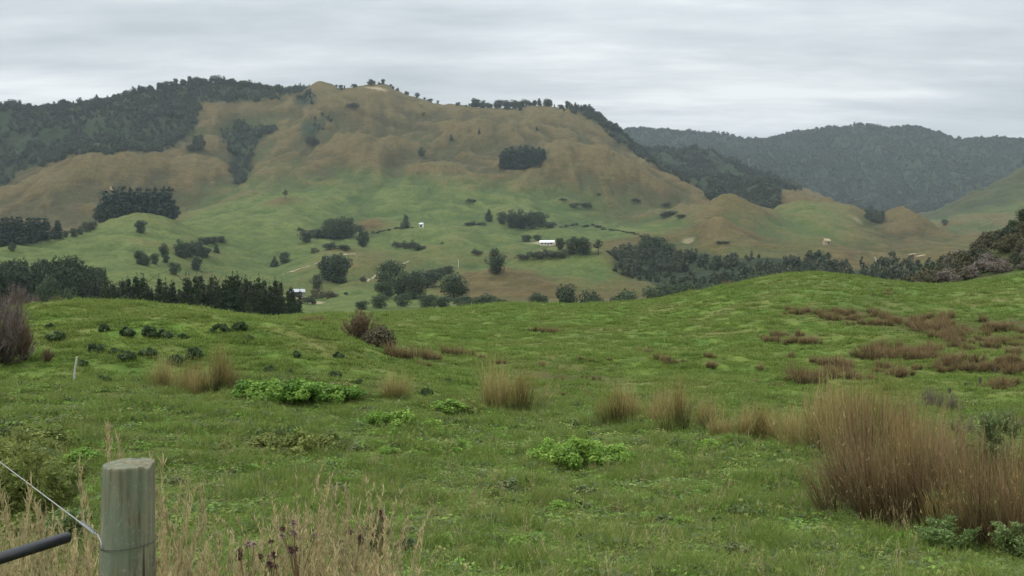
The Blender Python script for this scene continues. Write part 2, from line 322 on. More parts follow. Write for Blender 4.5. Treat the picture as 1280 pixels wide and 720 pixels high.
# pale slips and clay banks
def bare(px, py, wpx, wr, g=1.0, rmin=2, rmax=1e9):
    p = at(px, py, rmin, rmax); r = math.hypot(p.x, p.y)
    d = ((PXG-px)/wpx)**2 + ((RR-r)/wr)**2
    BARE[:] = np.maximum(BARE, g*np.exp(-d*d)*FRONT)
for b in [(140, 236, 2.2, 4, 1., 1000), (1033, 303, 3.5, 8, 1., 600), (470, 110, 14, 8, .7, 1300), (1140, 318, 10, 5, .9, 600), (1155, 321, 10, 5, .9, 600), (840, 215, 20, 5, .4, 1000),
          (685, 303, 26, 8, .6, 550), (372, 370, 9, 14, .8, 360), (395, 378, 10, 12, .7, 330), (1070, 275, 8, 4, .4, 800), (945, 262, 20, 4, .6, 900), (860, 302, 8, 8, .5, 600)]:
    try: bare(*b)
    except Exception as e: print('bare', b, e)
# ------------------------------------------------------------------ materials
class NT:
    def __init__(s, tree): s.t = tree
    def n(s, typ, **kw):
        nd = s.t.nodes.new(typ)
        for k, v in kw.items(): setattr(nd, k, v)
        return nd
    def l(s, a, b): s.t.links.new(a, b)
    def mix(s, fac, a, b, mode='MIX'):
        nd = s.n('ShaderNodeMix', data_type='RGBA', blend_type=mode)
        for sock, v in ((nd.inputs[0], fac), (nd.inputs[6], a), (nd.inputs[7], b)):
            if isinstance(v, (int, float)): sock.default_value = v
            elif isinstance(v, tuple): sock.default_value = (*v, 1)
            else: s.l(v, sock)
        return nd.outputs[2]
    def math(s, op, a, b=None, clamp=False):
        nd = s.n('ShaderNodeMath', operation=op, use_clamp=clamp)
        for sock, v in zip(nd.inputs, (a, b)):
            if v is None: continue
            if isinstance(v, (int, float)): sock.default_value = v
            else: s.l(v, sock)
        return nd.outputs[0]
    def noise(s, vec, scale, detail=3, rough=.55, stretch=None):
        if stretch:
            mp = s.n('ShaderNodeMapping'); mp.inputs['Scale'].default_value = stretch; s.l(vec, mp.inputs[0]); vec = mp.outputs[0]
        nd = s.n('ShaderNodeTexNoise'); nd.inputs['Scale'].default_value = scale; nd.inputs['Detail'].default_value = detail; nd.inputs['Roughness'].default_value = rough
        s.l(vec, nd.inputs['Vector']); return nd.outputs[0]
    def ramp(s, fac, stops, interp='LINEAR'):
        nd = s.n('ShaderNodeValToRGB'); cr = nd.color_ramp; cr.interpolation = interp
        while len(cr.elements) < len(stops): cr.elements.new(.5)
        for e, (p, c) in zip(cr.elements, stops):
            e.position = p; e.color = (*c, 1) if len(c) == 3 else c
        s.l(fac, nd.inputs[0]); return nd.outputs[0]
    def remap(s, v, a, b, c=0., d=1.):
        nd = s.n('ShaderNodeMapRange'); nd.inputs[1].default_value = a; nd.inputs[2].default_value = b; nd.inputs[3].default_value = c; nd.inputs[4].default_value = d
        s.l(v, nd.inputs[0]); return nd.outputs[0]
    def attr(s, name, kind='GEOMETRY'):
        nd = s.n('ShaderNodeAttribute', attribute_name=name, attribute_type=kind); return nd.outputs['Fac']

def new_mat(name):
    m = bpy.data.materials.new(name); m.use_nodes = True
    t = m.node_tree; t.nodes.clear(); k = NT(t)
    out = k.n('ShaderNodeOutputMaterial')
    return m, k, out
def principled(k, col, rough=.8, spec=.2, normal=None):
    b = k.n('ShaderNodeBsdfPrincipled')
    if isinstance(col, tuple): b.inputs['Base Color'].default_value = (*col, 1)
    else: k.l(col, b.inputs['Base Color'])
    if isinstance(rough, (int, float)): b.inputs['Roughness'].default_value = rough
    else: k.l(rough, b.inputs['Roughness'])
    b.inputs['Specular IOR Level'].default_value = spec
    if normal is not None: k.l(normal, b.inputs['Normal'])
    return b

# pasture colour as a function of the place: shared by the ground and the grass that grows on it
PG = bpy.data.node_groups.new('pasture', 'ShaderNodeTree')
PG.interface.new_socket('Color', in_out='OUTPUT', socket_type='NodeSocketColor')
k = NT(PG); go = k.n('NodeGroupOutput'); pos = k.n('ShaderNodeNewGeometry').outputs['Position']
n1 = k.noise(pos, .16, 5, .65); n2 = k.noise(pos, .7, 5, .65); n3 = k.noise(pos, .045, 3, .5)
c = k.ramp(n2, [(.3, (.038, .078, .014)), (.5, (.082, .135, .023)), (.72, (.155, .190, .038))])
c = k.mix(k.remap(n1, .46, .64, 0, .9), c, (.150, .138, .050))
c = k.mix(k.remap(n3, .45, .62, 0, .55), c, (.066, .120, .024))
k.l(c, go.inputs[0])
def pasture(k):
    g = k.n('ShaderNodeGroup'); g.node_tree = PG; return g.outputs[0]

def ground_mat():
    m, k, out = new_mat('hill_country_ground')
    pos = k.n('ShaderNodeNewGeometry').outputs['Position']
    dry, bush, br = k.attr('dry'), k.attr('bush'), k.attr('bare')
    nA = k.noise(pos, .006, 6, .62); nB = k.noise(pos, .05, 5, .65); nC = k.noise(pos, .35, 4, .65)
    nS = k.noise(pos, .03, 4, .6, (1, .35, 2.2))
    lush = k.mix(k.remap(nB, .35, .65), (.058, .084, .024), (.102, .126, .036))
    dist = k.n('ShaderNodeVectorMath', operation='LENGTH'); k.l(pos, dist.inputs[0])
    farf = k.remap(dist.outputs['Value'], 150, 330)
    green = k.mix(farf, pasture(k), lush)
    tan = k.ramp(nS, [(.25, (.050, .038, .015)), (.45, (.080, .059, .022)), (.6, (.064, .056, .022)), (.78, (.125, .092, .038))])
    tan = k.mix(k.remap(nB, .5, .75, 0, .5), tan, (.115, .082, .045))
    tan = k.mix(k.remap(nC, .55, .8, 0, .55), tan, (.09, .075, .035))
    nT = k.noise(pos, 1.0, 4, .65, (.045, .045, .40))
    tan = k.mix(k.remap(nT, .52, .66, 0, .5), tan, (.130, .104, .045)); tan = k.mix(k.remap(nT, .46, .34, 0, .7), tan, (.058, .050, .024))
    cr = k.attr('crest')  # lightened crests and darkened hollows: relief shading painted into the ground colour
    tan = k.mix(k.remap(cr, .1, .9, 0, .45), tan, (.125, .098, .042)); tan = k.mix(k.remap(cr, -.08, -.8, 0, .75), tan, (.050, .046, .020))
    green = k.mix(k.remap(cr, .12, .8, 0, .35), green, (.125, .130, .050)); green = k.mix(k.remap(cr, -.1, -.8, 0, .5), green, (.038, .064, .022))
    f = k.math('ADD', dry, k.math('MULTIPLY', k.math('SUBTRACT', nA, .5), 1.0))
    f = k.math('ADD', f, k.math('MULTIPLY', k.math('SUBTRACT', nB, .5), .8))
    f = k.math('ADD', f, k.math('MULTIPLY', k.math('SUBTRACT', nC, .5), .25))
    f = k.remap(f, .22, .78)
    c = k.mix(f, green, tan)
    c = k.mix(k.math('MULTIPLY', k.math('ADD', bush, k.math('MULTIPLY', k.math('SUBTRACT', nB, .5), .6)), bush, True), c, (.024, .034, .017))
    c = k.mix(k.math('MULTIPLY', br, k.remap(nC, .2, .6, .5, 1), True), c, (.38, .31, .20))
    nD = k.noise(pos, .42, 5, .72); nE = k.noise(pos, .11, 4, .65)
    grit = k.math('MULTIPLY', k.remap(nD, .3, .7, .70, 1.30), k.remap(nE, .3, .7, .86, 1.14))
    grit = k.math('ADD', k.math('MULTIPLY', k.math('SUBTRACT', grit, 1.0), farf), 1.0)
    vm = k.n('ShaderNodeVectorMath', operation='SCALE'); k.l(c, vm.inputs[0]); k.l(grit, vm.inputs['Scale']); c = vm.outputs[0]
    # soil showing between the tufts close by
    soil = k.noise(pos, 2.3, 4, .6)
    c = k.mix(k.math('MULTIPLY', k.remap(soil, .60, .72), k.remap(dist.outputs['Value'], 30, 60, .6, 0), True), c, (.075, .062, .036))
    bp = k.n('ShaderNodeBump'); bp.inputs['Strength'].default_value = .9; bp.inputs['Distance'].default_value = 1.0
    hb = k.math('ADD', k.math('MULTIPLY', k.noise(pos, 3.5, 4, .7), .05), k.math('MULTIPLY', k.math('MULTIPLY', k.noise(pos, .22, 5, .65), k.remap(dist.outputs['Value'], 200, 700, 0, 2.2)), 1.0))
    k.l(hb, bp.inputs['Height'])
    b = principled(k, c, .95, .08, bp.outputs[0])
    k.l(b.outputs[0], out.inputs[0]); return m

def leaf_mat(name, dark, mid, light, alt=None, trans=.25, rough=.65, hue=.25):
    """foliage: leaf clumps run from dark to light, each plant a shade of its own"""
    m, k, out = new_mat(name)
    t = k.attr('tint')
    c = k.ramp(t, [(.1, dark), (.5, mid), (.92, light)])
    pn = k.n('ShaderNodeNewGeometry').outputs['Position']     # species mix changes from place to place
    mixn = k.math('ADD', k.math('MULTIPLY', k.noise(pn, .009, 3, .6), .6), k.math('MULTIPLY', k.noise(pn, .05, 3, .6), .4))
    c = k.mix(k.remap(mixn, .52, .64, 0, .55), c, tuple(min(1, x*y) for x, y in zip(light, (1.05, .92, .85)))); c = k.mix(k.remap(mixn, .48, .36, 0, .55), c, dark)
    oi = k.n('ShaderNodeObjectInfo').outputs['Random']
    c = k.mix(k.remap(oi, 0, 1, 0, hue*2), c, alt or tuple(x*.6 for x in mid))
    b = principled(k, c, rough, .25)
    if trans:
        tr = k.n('ShaderNodeBsdfTranslucent'); k.l(c, tr.inputs[0])
        mx = k.n('ShaderNodeMixShader'); mx.inputs[0].default_value = trans
        k.l(b.outputs[0], mx.inputs[1]); k.l(tr.outputs[0], mx.inputs[2]); k.l(mx.outputs[0], out.inputs[0])
    else: k.l(b.outputs[0], out.inputs[0])
    return m
def blade_mat(name, stops, place=0.0, trans=.3, var=.35, altc=(.2, .15, .08)):
    """blades coloured along their length (base to tip), optionally tinted by the pasture they grow in"""
    m, k, out = new_mat(name)
    c = k.ramp(k.attr('along'), stops)
    t = k.attr('tint')
    if place: c = k.mix(place, c, pasture(k))
    c = k.mix(k.remap(t, .55, 1., 0, var), c, altc)
    hsv = k.n('ShaderNodeHueSaturation'); k.l(k.remap(t, 0, 1, .7, 1.35), hsv.inputs['Value']); k.l(c, hsv.inputs['Color']); c = hsv.outputs[0]
    b = principled(k, c, .7, .2)
    tr = k.n('ShaderNodeBsdfTranslucent'); k.l(c, tr.inputs[0])
    mx = k.n('ShaderNodeMixShader'); mx.inputs[0].default_value = trans
    k.l(b.outputs[0], mx.inputs[1]); k.l(tr.outputs[0], mx.inputs[2]); k.l(mx.outputs[0], out.inputs[0])
    return m
def plain_mat(name, col, rough=.7, spec=.3, var=.25, scale=6., metal=0.):
    m, k, out = new_mat(name)
    tc = k.n('ShaderNodeTexCoord').outputs['Object']
    n = k.noise(tc, scale, 5, .6)
    c = k.mix(k.remap(n, .3, .7), tuple(x*(1-var) for x in col), tuple(min(1, x*(1+var)) for x in col))
    b = principled(k, c, rough, spec); b.inputs['Metallic'].default_value = metal
    k.l(b.outputs[0], out.inputs[0]); return m

M = {}
M['ground'] = ground_mat()
M['pine'] = leaf_mat('pine_needles', (0.0135, 0.0270, 0.0175), (0.0270, 0.0459, 0.0284), (0.0486, 0.0702, 0.0405), (0.0351, 0.0486, 0.0270), .1)
M['rowpine'] = leaf_mat('young_pine_needles', (0.0120, 0.0264, 0.0096), (0.0264, 0.0480, 0.0168), (0.0540, 0.0816, 0.0288), (0.0384, 0.0576, 0.0180), .15)
M['plantation'] = leaf_mat('plantation_foliage', (.012, .024, .012), (.024, .042, .020), (.045, .066, .030), (.034, .046, .02), .15)
M['broad'] = leaf_mat('broadleaf_foliage', (.017, .034, .016), (.038, .064, .028), (.080, .115, .048), (.065, .078, .032), .2)
M['willow'] = leaf_mat('grey_green_foliage', (0.0308, 0.0528, 0.0286), (0.0550, 0.0836, 0.0440), (0.0935, 0.1265, 0.0660), (0.0660, 0.0825, 0.0374), .25)
M['bush'] = leaf_mat('native_bush_foliage', (0.0240, 0.0390, 0.0225), (0.0450, 0.0645, 0.0330), (0.0825, 0.1020, 0.0510), (0.0675, 0.0690, 0.0390), .15, hue=.35)
M['scrub'] = leaf_mat('scrub_foliage', (.050, .050, .024), (.090, .086, .042), (.145, .135, .070), (.10, .088, .05), .2, hue=.45)
M['greyscrub'] = leaf_mat('grey_scrub_twigs', (.10, .085, .068), (.165, .140, .115), (.245, .21, .175), (.155, .130, .10), .15, hue=.45)
M['rust'] = leaf_mat('rusty_dead_foliage', (0.0690, 0.0414, 0.0253), (0.1323, 0.0782, 0.0483), (0.2012, 0.1323, 0.0805), (0.1610, 0.1150, 0.0805), .2, hue=.3)
M['weed'] = leaf_mat('bright_weed_leaves', (0.0870, 0.1848, 0.0304), (0.1784, 0.3262, 0.0478), (0.3153, 0.4675, 0.0870), (0.2175, 0.3045, 0.0543), .3, .5, hue=.2)
M['yweed'] = leaf_mat('yellow_green_weed_leaves', (0.1174, 0.1665, 0.0391), (0.2056, 0.2545, 0.0626), (0.3231, 0.3523, 0.0979), (0.2349, 0.2349, 0.0686), .3, .55, hue=.2)
M['thistle'] = leaf_mat('grey_green_thistle_leaves', (0.0825, 0.1155, 0.0418), (0.1595, 0.2090, 0.0748), (0.2860, 0.3245, 0.1430), (0.1760, 0.1980, 0.0880), .3, .6, hue=.2)
M['darkweed'] = leaf_mat('dark_thistle_leaves', (0.0288, 0.0552, 0.0216), (0.0552, 0.0936, 0.0336), (0.1020, 0.1500, 0.0552), (0.0720, 0.1080, 0.0360), .2, .6, hue=.2)
M['bark'] = plain_mat('bark', (.07, .055, .042), .9, .1)
M['rush'] = blade_mat('rush_stems', [(0, (.026, .046, .012)), (.4, (.090, .092, .030)), (.7, (.270, .182, .064)), (1, (.42, .30, .13))], 0, .25, .75, (.085, .125, .032))
M['rushrust'] = blade_mat('rusty_rush_stems', [(0, (.038, .036, .016)), (.4, (.100, .068, .032)), (.75, (.215, .138, .068)), (1, (.37, .260, .140))], 0, .25, .7, (.085, .095, .032))
M['rushtan'] = blade_mat('straw_rush_stems', [(0, (.095, .105, .030)), (.35, (.23, .185, .066)), (.7, (.37, .28, .115)), (1, (.50, .40, .19))], 0, .3, .65, (.14, .18, .05))
M['fernweed'] = leaf_mat('ferny_weed_leaves', (0.0765, 0.1360, 0.0442), (0.1564, 0.2380, 0.0714), (0.2805, 0.3655, 0.1275), (0.2040, 0.2380, 0.0850), .25, .55, hue=.2)
M['twig'] = blade_mat('grey_bare_twigs', [(0, (.065, .052, .042)), (.5, (.135, .108, .090)), (1, (.215, .165, .140))], 0, .15, .5, (.09, .065, .05))
M['rusttwig'] = blade_mat('rusty_bare_twigs', [(0, (.060, .042, .026)), (.5, (.140, .095, .058)), (1, (.235, .160, .100))], 0, .15, .5, (.085, .06, .03))
M['olivetwig'] = blade_mat('olive_twiggy_leaves', [(0, (.070, .060, .030)), (.5, (.140, .135, .052)), (1, (.22, .21, .085))], 0, .2, .5, (.045, .06, .025))
M['grass'] = blade_mat('pasture_grass', [(0, (0.0968, 0.1628, 0.0264)), (.5, (0.1804, 0.2728, 0.0458)), (1, (0.2640, 0.3300, 0.0836))], .40, .42, .55, (0.3520, 0.2904, 0.1232))
M['straw'] = blade_mat('dry_grass_stalks', [(0, (.11, .14, .040)), (.4, (.25, .22, .095)), (1, (.46, .38, .21))], 0, .3, .45, (.30, .20, .10))

# ------------------------------------------------------------------ ground meshes
def grid_mesh(name, i0, i1, closed=True):
    n = len(TH); rows = i1-i0+1
    V = np.stack([XX[i0:i1+1], YY[i0:i1+1], Z[i0:i1+1]], -1).reshape(-1, 3)
    a = np.arange(rows-1)[:, None]*n; j = np.arange(n-1)[None]
    q = np.stack([a+j, a+j+1, a+n+j+1, a+n+j], -1).reshape(-1, 4)[:, ::-1]
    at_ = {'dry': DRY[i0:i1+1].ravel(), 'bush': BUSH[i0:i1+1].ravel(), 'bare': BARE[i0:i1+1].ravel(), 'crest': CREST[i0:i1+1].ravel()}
    return np_mesh(name, V, q, np.full(len(q), 4), M['ground'], at_, True)
iA = int(np.searchsorted(R, 150)); iB = int(np.searchsorted(R, 1010)); iC = int(np.searchsorted(R, 1950))
def soften(a, s=2):
    return blur_cols(blur_cols(a, s).T, s).T
BUSH = soften(BUSH, 2)
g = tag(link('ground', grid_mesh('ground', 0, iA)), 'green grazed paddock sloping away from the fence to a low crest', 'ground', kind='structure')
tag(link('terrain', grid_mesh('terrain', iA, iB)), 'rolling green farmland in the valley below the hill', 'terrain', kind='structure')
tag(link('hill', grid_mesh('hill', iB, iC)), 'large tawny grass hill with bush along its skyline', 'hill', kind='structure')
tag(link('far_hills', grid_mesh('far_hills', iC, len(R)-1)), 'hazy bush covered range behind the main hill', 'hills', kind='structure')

# ------------------------------------------------------------------ sky, sun, air, camera
SUN_EL, SUN_AZ = math.radians(44), math.radians(-100)      # azimuth measured from +Y towards +X
w = bpy.data.worlds.new('World'); scene.world = w; w.use_nodes = True
t = w.node_tree; t.nodes.clear(); k = NT(t)
sky = k.n('ShaderNodeTexSky', sky_type='NISHITA', sun_disc=False, sun_elevation=SUN_EL, sun_rotation=SUN_AZ)
bg1 = k.n('ShaderNodeBackground'); bg1.inputs[1].default_value = .08; k.l(sky.outputs[0], bg1.inputs[0])
gen = k.n('ShaderNodeTexCoord').outputs['Generated']
sep = k.n('ShaderNodeSeparateXYZ'); k.l(gen, sep.inputs[0])
up = k.math('MAXIMUM', sep.outputs[2], 0.0)
den = k.math('ADD', up, .10)
cx = k.math('DIVIDE', sep.outputs[0], den); cy = k.math('DIVIDE', sep.outputs[1], den)
cmb = k.n('ShaderNodeCombineXYZ'); k.l(cx, cmb.inputs[0]); k.l(cy, cmb.inputs[1])
nz = k.noise(cmb.outputs[0], .8, 7, .55, (.5, 1.15, 1)); nz2 = k.noise(cmb.outputs[0], 2.6, 7, .6, (.4, 1.3, 1))
nz3 = k.noise(cmb.outputs[0], .22, 2, .5)
cl = k.math('ADD', k.math('MULTIPLY', nz, .55), k.math('ADD', k.math('MULTIPLY', nz2, .25), k.math('MULTIPLY', nz3, .2)))
cc = k.ramp(cl, [(.41, (.435, .475, .500)), (.49, (.580, .620, .636)), (.56, (.800, .826, .830))])
gain = k.remap(up, .22, 1.0, 1.04, 3.3)
gm = k.n('ShaderNodeVectorMath', operation='SCALE'); k.l(cc, gm.inputs[0]); k.l(gain, gm.inputs['Scale'])
bg2 = k.n('ShaderNodeBackground'); k.l(gm.outputs[0], bg2.inputs[0]); bg2.inputs[1].default_value = 1.0
mx = k.n('ShaderNodeMixShader'); mx.inputs[0].default_value = .93; k.l(bg1.outputs[0], mx.inputs[1]); k.l(bg2.outputs[0], mx.inputs[2])
wo = k.n('ShaderNodeOutputWorld'); k.l(mx.outputs[0], wo.inputs[0])

sl = bpy.data.lights.new('sun', 'SUN'); sl.energy = 1.5; sl.angle = math.radians(14); sl.color = (1, .96, .90)
so = bpy.data.objects.new('sun', sl); COL.objects.link(so)
sd = Vector((math.sin(SUN_AZ)*math.cos(SUN_EL), math.cos(SUN_AZ)*math.cos(SUN_EL), math.sin(SUN_EL)))
so.rotation_euler = sd.to_track_quat('Z', 'Y').to_euler(); so.location = (0, 0, 900)

HAZE = 0.000078
zb = float(Z.min())-1.5; zt = float(Z.max())+60; hx = FAR*1.02
hv = np.array([(x, y, z) for z in (zb, zt) for y in (-hx, hx) for x in (-hx, hx)])
hm, k, out = new_mat('moist_air')
pv = k.n('ShaderNodeVolumePrincipled'); pv.inputs['Color'].default_value = (.74, .87, 1.0, 1); pv.inputs['Density'].default_value = HAZE; pv.inputs['Anisotropy'].default_value = 0.1
k.l(pv.outputs[0], out.inputs['Volume'])
hz = link('haze', np_mesh('haze', hv, [0, 2, 3, 1, 4, 5, 7, 6, 0, 1, 5, 4, 2, 6, 7, 3, 0, 4, 6, 2, 1, 3, 7, 5], [4]*6, hm))
tag(hz, 'thin pale haze softening the distant hills', 'haze', kind='stuff')

cam = bpy.data.cameras.new('camera'); cam.sensor_width = 36; cam.lens = 36*F/1280; cam.clip_end = 20000; cam.clip_start = .05
co = bpy.data.objects.new('camera', cam); COL.objects.link(co); co.location = (0, 0, EYE); co.rotation_euler = (math.radians(90), 0, 0)
scene.camera = co
scene.render.engine = 'CYCLES'; cy = scene.cycles
cy.use_denoising = True
try: cy.denoiser = 'OPENIMAGEDENOISE'
except Exception: pass
cy.max_bounces = 5; cy.diffuse_bounces = 3; cy.glossy_bounces = 2; cy.transmission_bounces = 3; cy.transparent_max_bounces = 6; cy.volume_bounces = 1
cy.use_adaptive_sampling = True
vs = scene.view_settings; vs.view_transform = 'Standard'; vs.look = 'None'; vs.gamma = 1; vs.use_curve_mapping = False; vs.exposure = 0.18
scene.display_settings.display_device = 'sRGB'
# ------------------------------------------------------------------ plant builders
def unit(v): return v/np.maximum(np.linalg.norm(v, axis=-1, keepdims=True), 1e-9)

def leaf_mesh(name, P, N, size, mat, tint, aspect=1.0, fold=.25, rg=None):
    """a leaf-shaped bent quad at every point"""
    rg = rg or rng
    n = len(P); N = unit(N + rg.normal(0, .45, (n, 3)))
    a = unit(np.cross(N, rg.normal(0, 1, (n, 3)))); b = np.cross(N, a)
    s = (np.broadcast_to(size, (n,))*rg.uniform(.6, 1.35, n))[:, None]
    f = N*s*fold
    V = np.stack([P - a*s*.5*aspect, P - b*s*.42 + f, P + a*s*.5*aspect, P + b*s*.42 + f*rg.uniform(-1, 1, (n, 1))], 1)
    q = np.arange(4*n).reshape(n, 4)
    return np_mesh(name, V.reshape(-1, 3), q, np.full(n, 4), mat, {'tint': np.repeat(np.clip(tint, 0, 1), 4)})

def join(parts):
    """parts: list of (verts, faces(list)) -> verts, loops, sizes"""
    V = []; L = []; S = []; o = 0
    for v, f in parts:
        V.append(np.asarray(v, float)); 
        for q in f: L.extend([i+o for i in q]); S.append(len(q))
        o += len(v)
    return np.concatenate(V), L, S
def tube(pts, rad, n=7, cap=True):
    pts = np.asarray(pts, float); rad = np.broadcast_to(rad, (len(pts),)); V = []; Fc = []
    for i, p in enumerate(pts):
        d = unit(pts[min(i+1, len(pts)-1)] - pts[max(i-1, 0)]); ref = np.array([0, 0, 1.]) if abs(d[2]) < .9 else np.array([1., 0, 0])
        u = unit(np.cross(d, ref)); v = np.cross(d, u)
        for k in range(n):
            t = 2*math.pi*k/n; V.append(p + rad[i]*(math.cos(t)*u + math.sin(t)*v))
    for i in range(len(pts)-1):
        for k in range(n):
            Fc.append((i*n+k, i*n+(k+1) % n, (i+1)*n+(k+1) % n, (i+1)*n+k))
    if cap: Fc.append(tuple(range(n))[::-1]); Fc.append(tuple((len(pts)-1)*n+k for k in range(n)))
    return V, Fc

def trunk_mesh(name, h, r, rg, limbs=5, lean=.03):
    parts = []
    m = 6; x = np.cumsum(rg.normal(0, lean, m))*h*.3; y = np.cumsum(rg.normal(0, lean, m))*h*.3
    pts = np.stack([x-x[0], y-y[0], np.linspace(-.04*h, h, m)], -1)
    parts.append(tube(pts, r*np.linspace(1.15, .25, m)))
    for i in range(limbs):
        t = rg.uniform(.3, .9); p = np.array([np.interp(t*h, pts[:, 2], pts[:, c]) for c in range(3)])
        a = rg.uniform(0, 6.28); l = h*rg.uniform(.2, .38)
        e = p + np.array([math.cos(a)*l, math.sin(a)*l, l*rg.uniform(.2, .8)])
        parts.append(tube([p, (p+e)/2 + [0, 0, .04*h], e], r*np.array([.45, .3, .12]), 5))
    V, L, S = join(parts)
    return np_mesh(name, V, L, S, M['bark'], None, True)

def crown_blobs(rg, blobs, n, size, mat, name, fold=.25, aspect=1., shell=.55, droop=0.):
    """blobs: rows of (x, y, z, rx, ry, rz, tint)"""
    B = np.asarray(blobs, float); w = (B[:, 3]*B[:, 4]*B[:, 5])**(2/3); idx = rg.choice(len(B), n, p=w/w.sum())
    d = unit(rg.normal(0, 1, (n, 3))); rad = (shell + (1-shell)*rg.random(n)**.7)*rg.uniform(.86, 1.16, n)
    P = B[idx, :3] + d*B[idx, 3:6]*rad[:, None]
    tint = B[idx, 6] + rg.normal(0, .16, n) + .06*d[:, 2]
    N = unit(d + np.array([0, 0, .35])); P[:, 2] -= droop*rg.random(n)
    P[:, 2] = np.maximum(P[:, 2], .01)
    return leaf_mesh(name, P, N, size, mat, tint, aspect, fold, rg)

# every builder makes crowns for a plant of height 1
def bl_pine(rg, width=.30, whorls=9, top=.97, low=.12, irregular=.5):
    B = []
    for w_ in range(whorls):
        t = low + (top-low)*(w_+rg.uniform(0, .5))/whorls
        env = width*(1-((t-low)/(1.02-low))**1.6)*min(1, .6+ (t-low)*3)
        nb = max(2, int(6*(1-t)+3))
        for b in range(nb):
            a = rg.uniform(0, 6.28); l = env*rg.uniform(1-irregular, 1.05)
            s = rg.uniform(.06, .105)*(1.15-.5*t)
            B.append((math.cos(a)*l*.72, math.sin(a)*l*.72, t+.12*l, s*1.25, s*1.25, s*.8, rg.uniform(.15, .8)))
        B.append((0, 0, t, env*.45+.02, env*.45+.02, .06, rg.uniform(.1, .5)))
    B.append((rg.normal(0, .01), rg.normal(0, .01), .95, .03, .03, .06, .6))
    return B
def bl_narrow(rg):
    B = []; wd = rg.uniform(.10, .17)
    for w_ in range(13):
        t = .06 + .86*w_/13 + rg.uniform(-.02, .02)
        env = wd*(1-t)**.95*rg.uniform(.75, 1.2) + .010
        for b in range(5):
            a = rg.uniform(0, 6.28); l = env*rg.uniform(.5, 1.1); s = .022 + .045*(1-t)
            B.append((math.cos(a)*l*.7, math.sin(a)*l*.7, t+.25*l, s, s, s*1.25, rg.uniform(.1, .9)))
        B.append((0, 0, t, env*.5, env*.5, .05, rg.uniform(.1, .5)))
    B.append((0, 0, .955, .011, .011, .05, .7))
    return B
def bl_round(rg, w=.46, flat=1., low=.02, n=24):
    B = []
    for i in range(n):
        d = unit(rg.normal(0, 1, 3))
        r = rg.uniform(.45, .8)
        c = np.array([0, 0, (1+low)/2]) + d*np.array([w, w, (1-low)/2*flat])*r
        s = rg.uniform(.13, .22)
        B.append((*c, s*w/.42, s*w/.42, s*.85, rg.uniform(.12, .85)))
    B.append((0, 0, .5, w*.6, w*.6, .38, .4)); B.append((0, 0, .16, w*.62, w*.62, .16, .3))
    return B
def bl_cone(rg, w=.30):
    B = []
    for i in range(26):
        t = rg.uniform(.06, .93); a = rg.uniform(0, 6.28); e = w*(1-t)**.8*rg.uniform(.5, .85); s = .05+.11*(1-t)
        B.append((math.cos(a)*e, math.sin(a)*e, t, s, s, s*1.2, rg.uniform(.1, .8)))
    for t in (.15, .3, .5, .7, .88): B.append((0, 0, t, w*(1-t)*.75+.02, w*(1-t)*.75+.02, .12, .4))
    return B
def bl_shrub(rg, w=.75, n=16):
    B = []
    for i in range(n):
        a = rg.uniform(0, 6.28); r = w*math.sqrt(rg.random())*.8; hgt = .75*(1-(r/w)**2)*rg.uniform(.5, 1.05); s = rg.uniform(.18, .32)
        B.append((math.cos(a)*r, math.sin(a)*r, max(hgt, .12), s, s, s*.8, rg.uniform(.1, .9)))
    return B
def bl_sparse(rg):
    B = []
    for i in range(11):
        a = rg.uniform(0, 6.28); r = rg.uniform(.05, .3); t = rg.uniform(.4, .98); s = rg.uniform(.06, .12)
        B.append((math.cos(a)*r*(1.2-t), math.sin(a)*r*(1.2-t), t, s*1.3, s*1.3, s*.8, rg.uniform(.2, .8)))
    return B

KINDS = {  # kind: (blob builder, leaves, leaf size, material, trunk radius, trunk top, number of variants)
 'pine':   (bl_pine, 2600, .040, 'pine', .024, .9, 3),
 'grove':  (lambda g_: bl_pine(g_, .26, 8, .96, .06, .35), 1500, .060, 'pine', .022, .9, 3),
 'narrow': (bl_narrow, 2600, .026, 'rowpine', .012, .95, 5),
 'round':  (bl_round, 2400, .052, 'broad', .030, .6, 4),
 'tallround': (lambda g_: bl_round(g_, .34, 1.05, .0), 2200, .050, 'broad', .028, .7, 3),
 'plantation': (lambda g_: bl_round(g_, .34, 1.05, .0), 2400, .046, 'plantation', .028, .7, 3),
 'bushtree': (lambda g_: bl_round(g_, .50, 1., .02, 22), 1500, .070, 'bush', .030, .6, 4),
 'willow': (lambda g_: bl_round(g_, .58, .95, .03, 24), 2200, .060, 'willow', .035, .6, 3),
 'cone':   (bl_cone, 1300, .058, 'broad', .026, .85, 3),
 'shrub':  (bl_shrub, 1100, .095, 'scrub', .03, .5, 4),
 'bush':   (bl_shrub, 1300, .085, 'bush', .03, .5, 3),
 'greyshrub': (lambda g_: bl_shrub(g_, .6, 20), 1800, .075, 'greyscrub', .03, .6, 3),
 'sparse': (bl_sparse, 420, .06, 'broad', .02, .95, 2),
}
_cache = {}
def variants(kind):
    if kind not in _cache:
        bl, n, s, mat, tr, tt, nv = KINDS[kind]; out = []
        for v in range(nv):
            rg = np.random.default_rng(abs(hash_str(kind))*10+v)
            cm = crown_blobs(rg, bl(rg), n, s, M[mat], 'crown', fold=.3)
            tm = trunk_mesh('trunk', tt, tr, rg)
            out.append((cm, tm))
        _cache[kind] = out
    return _cache[kind]
def hash_str(s): return sum((i+1)*ord(c) for i, c in enumerate(s)) % 9973

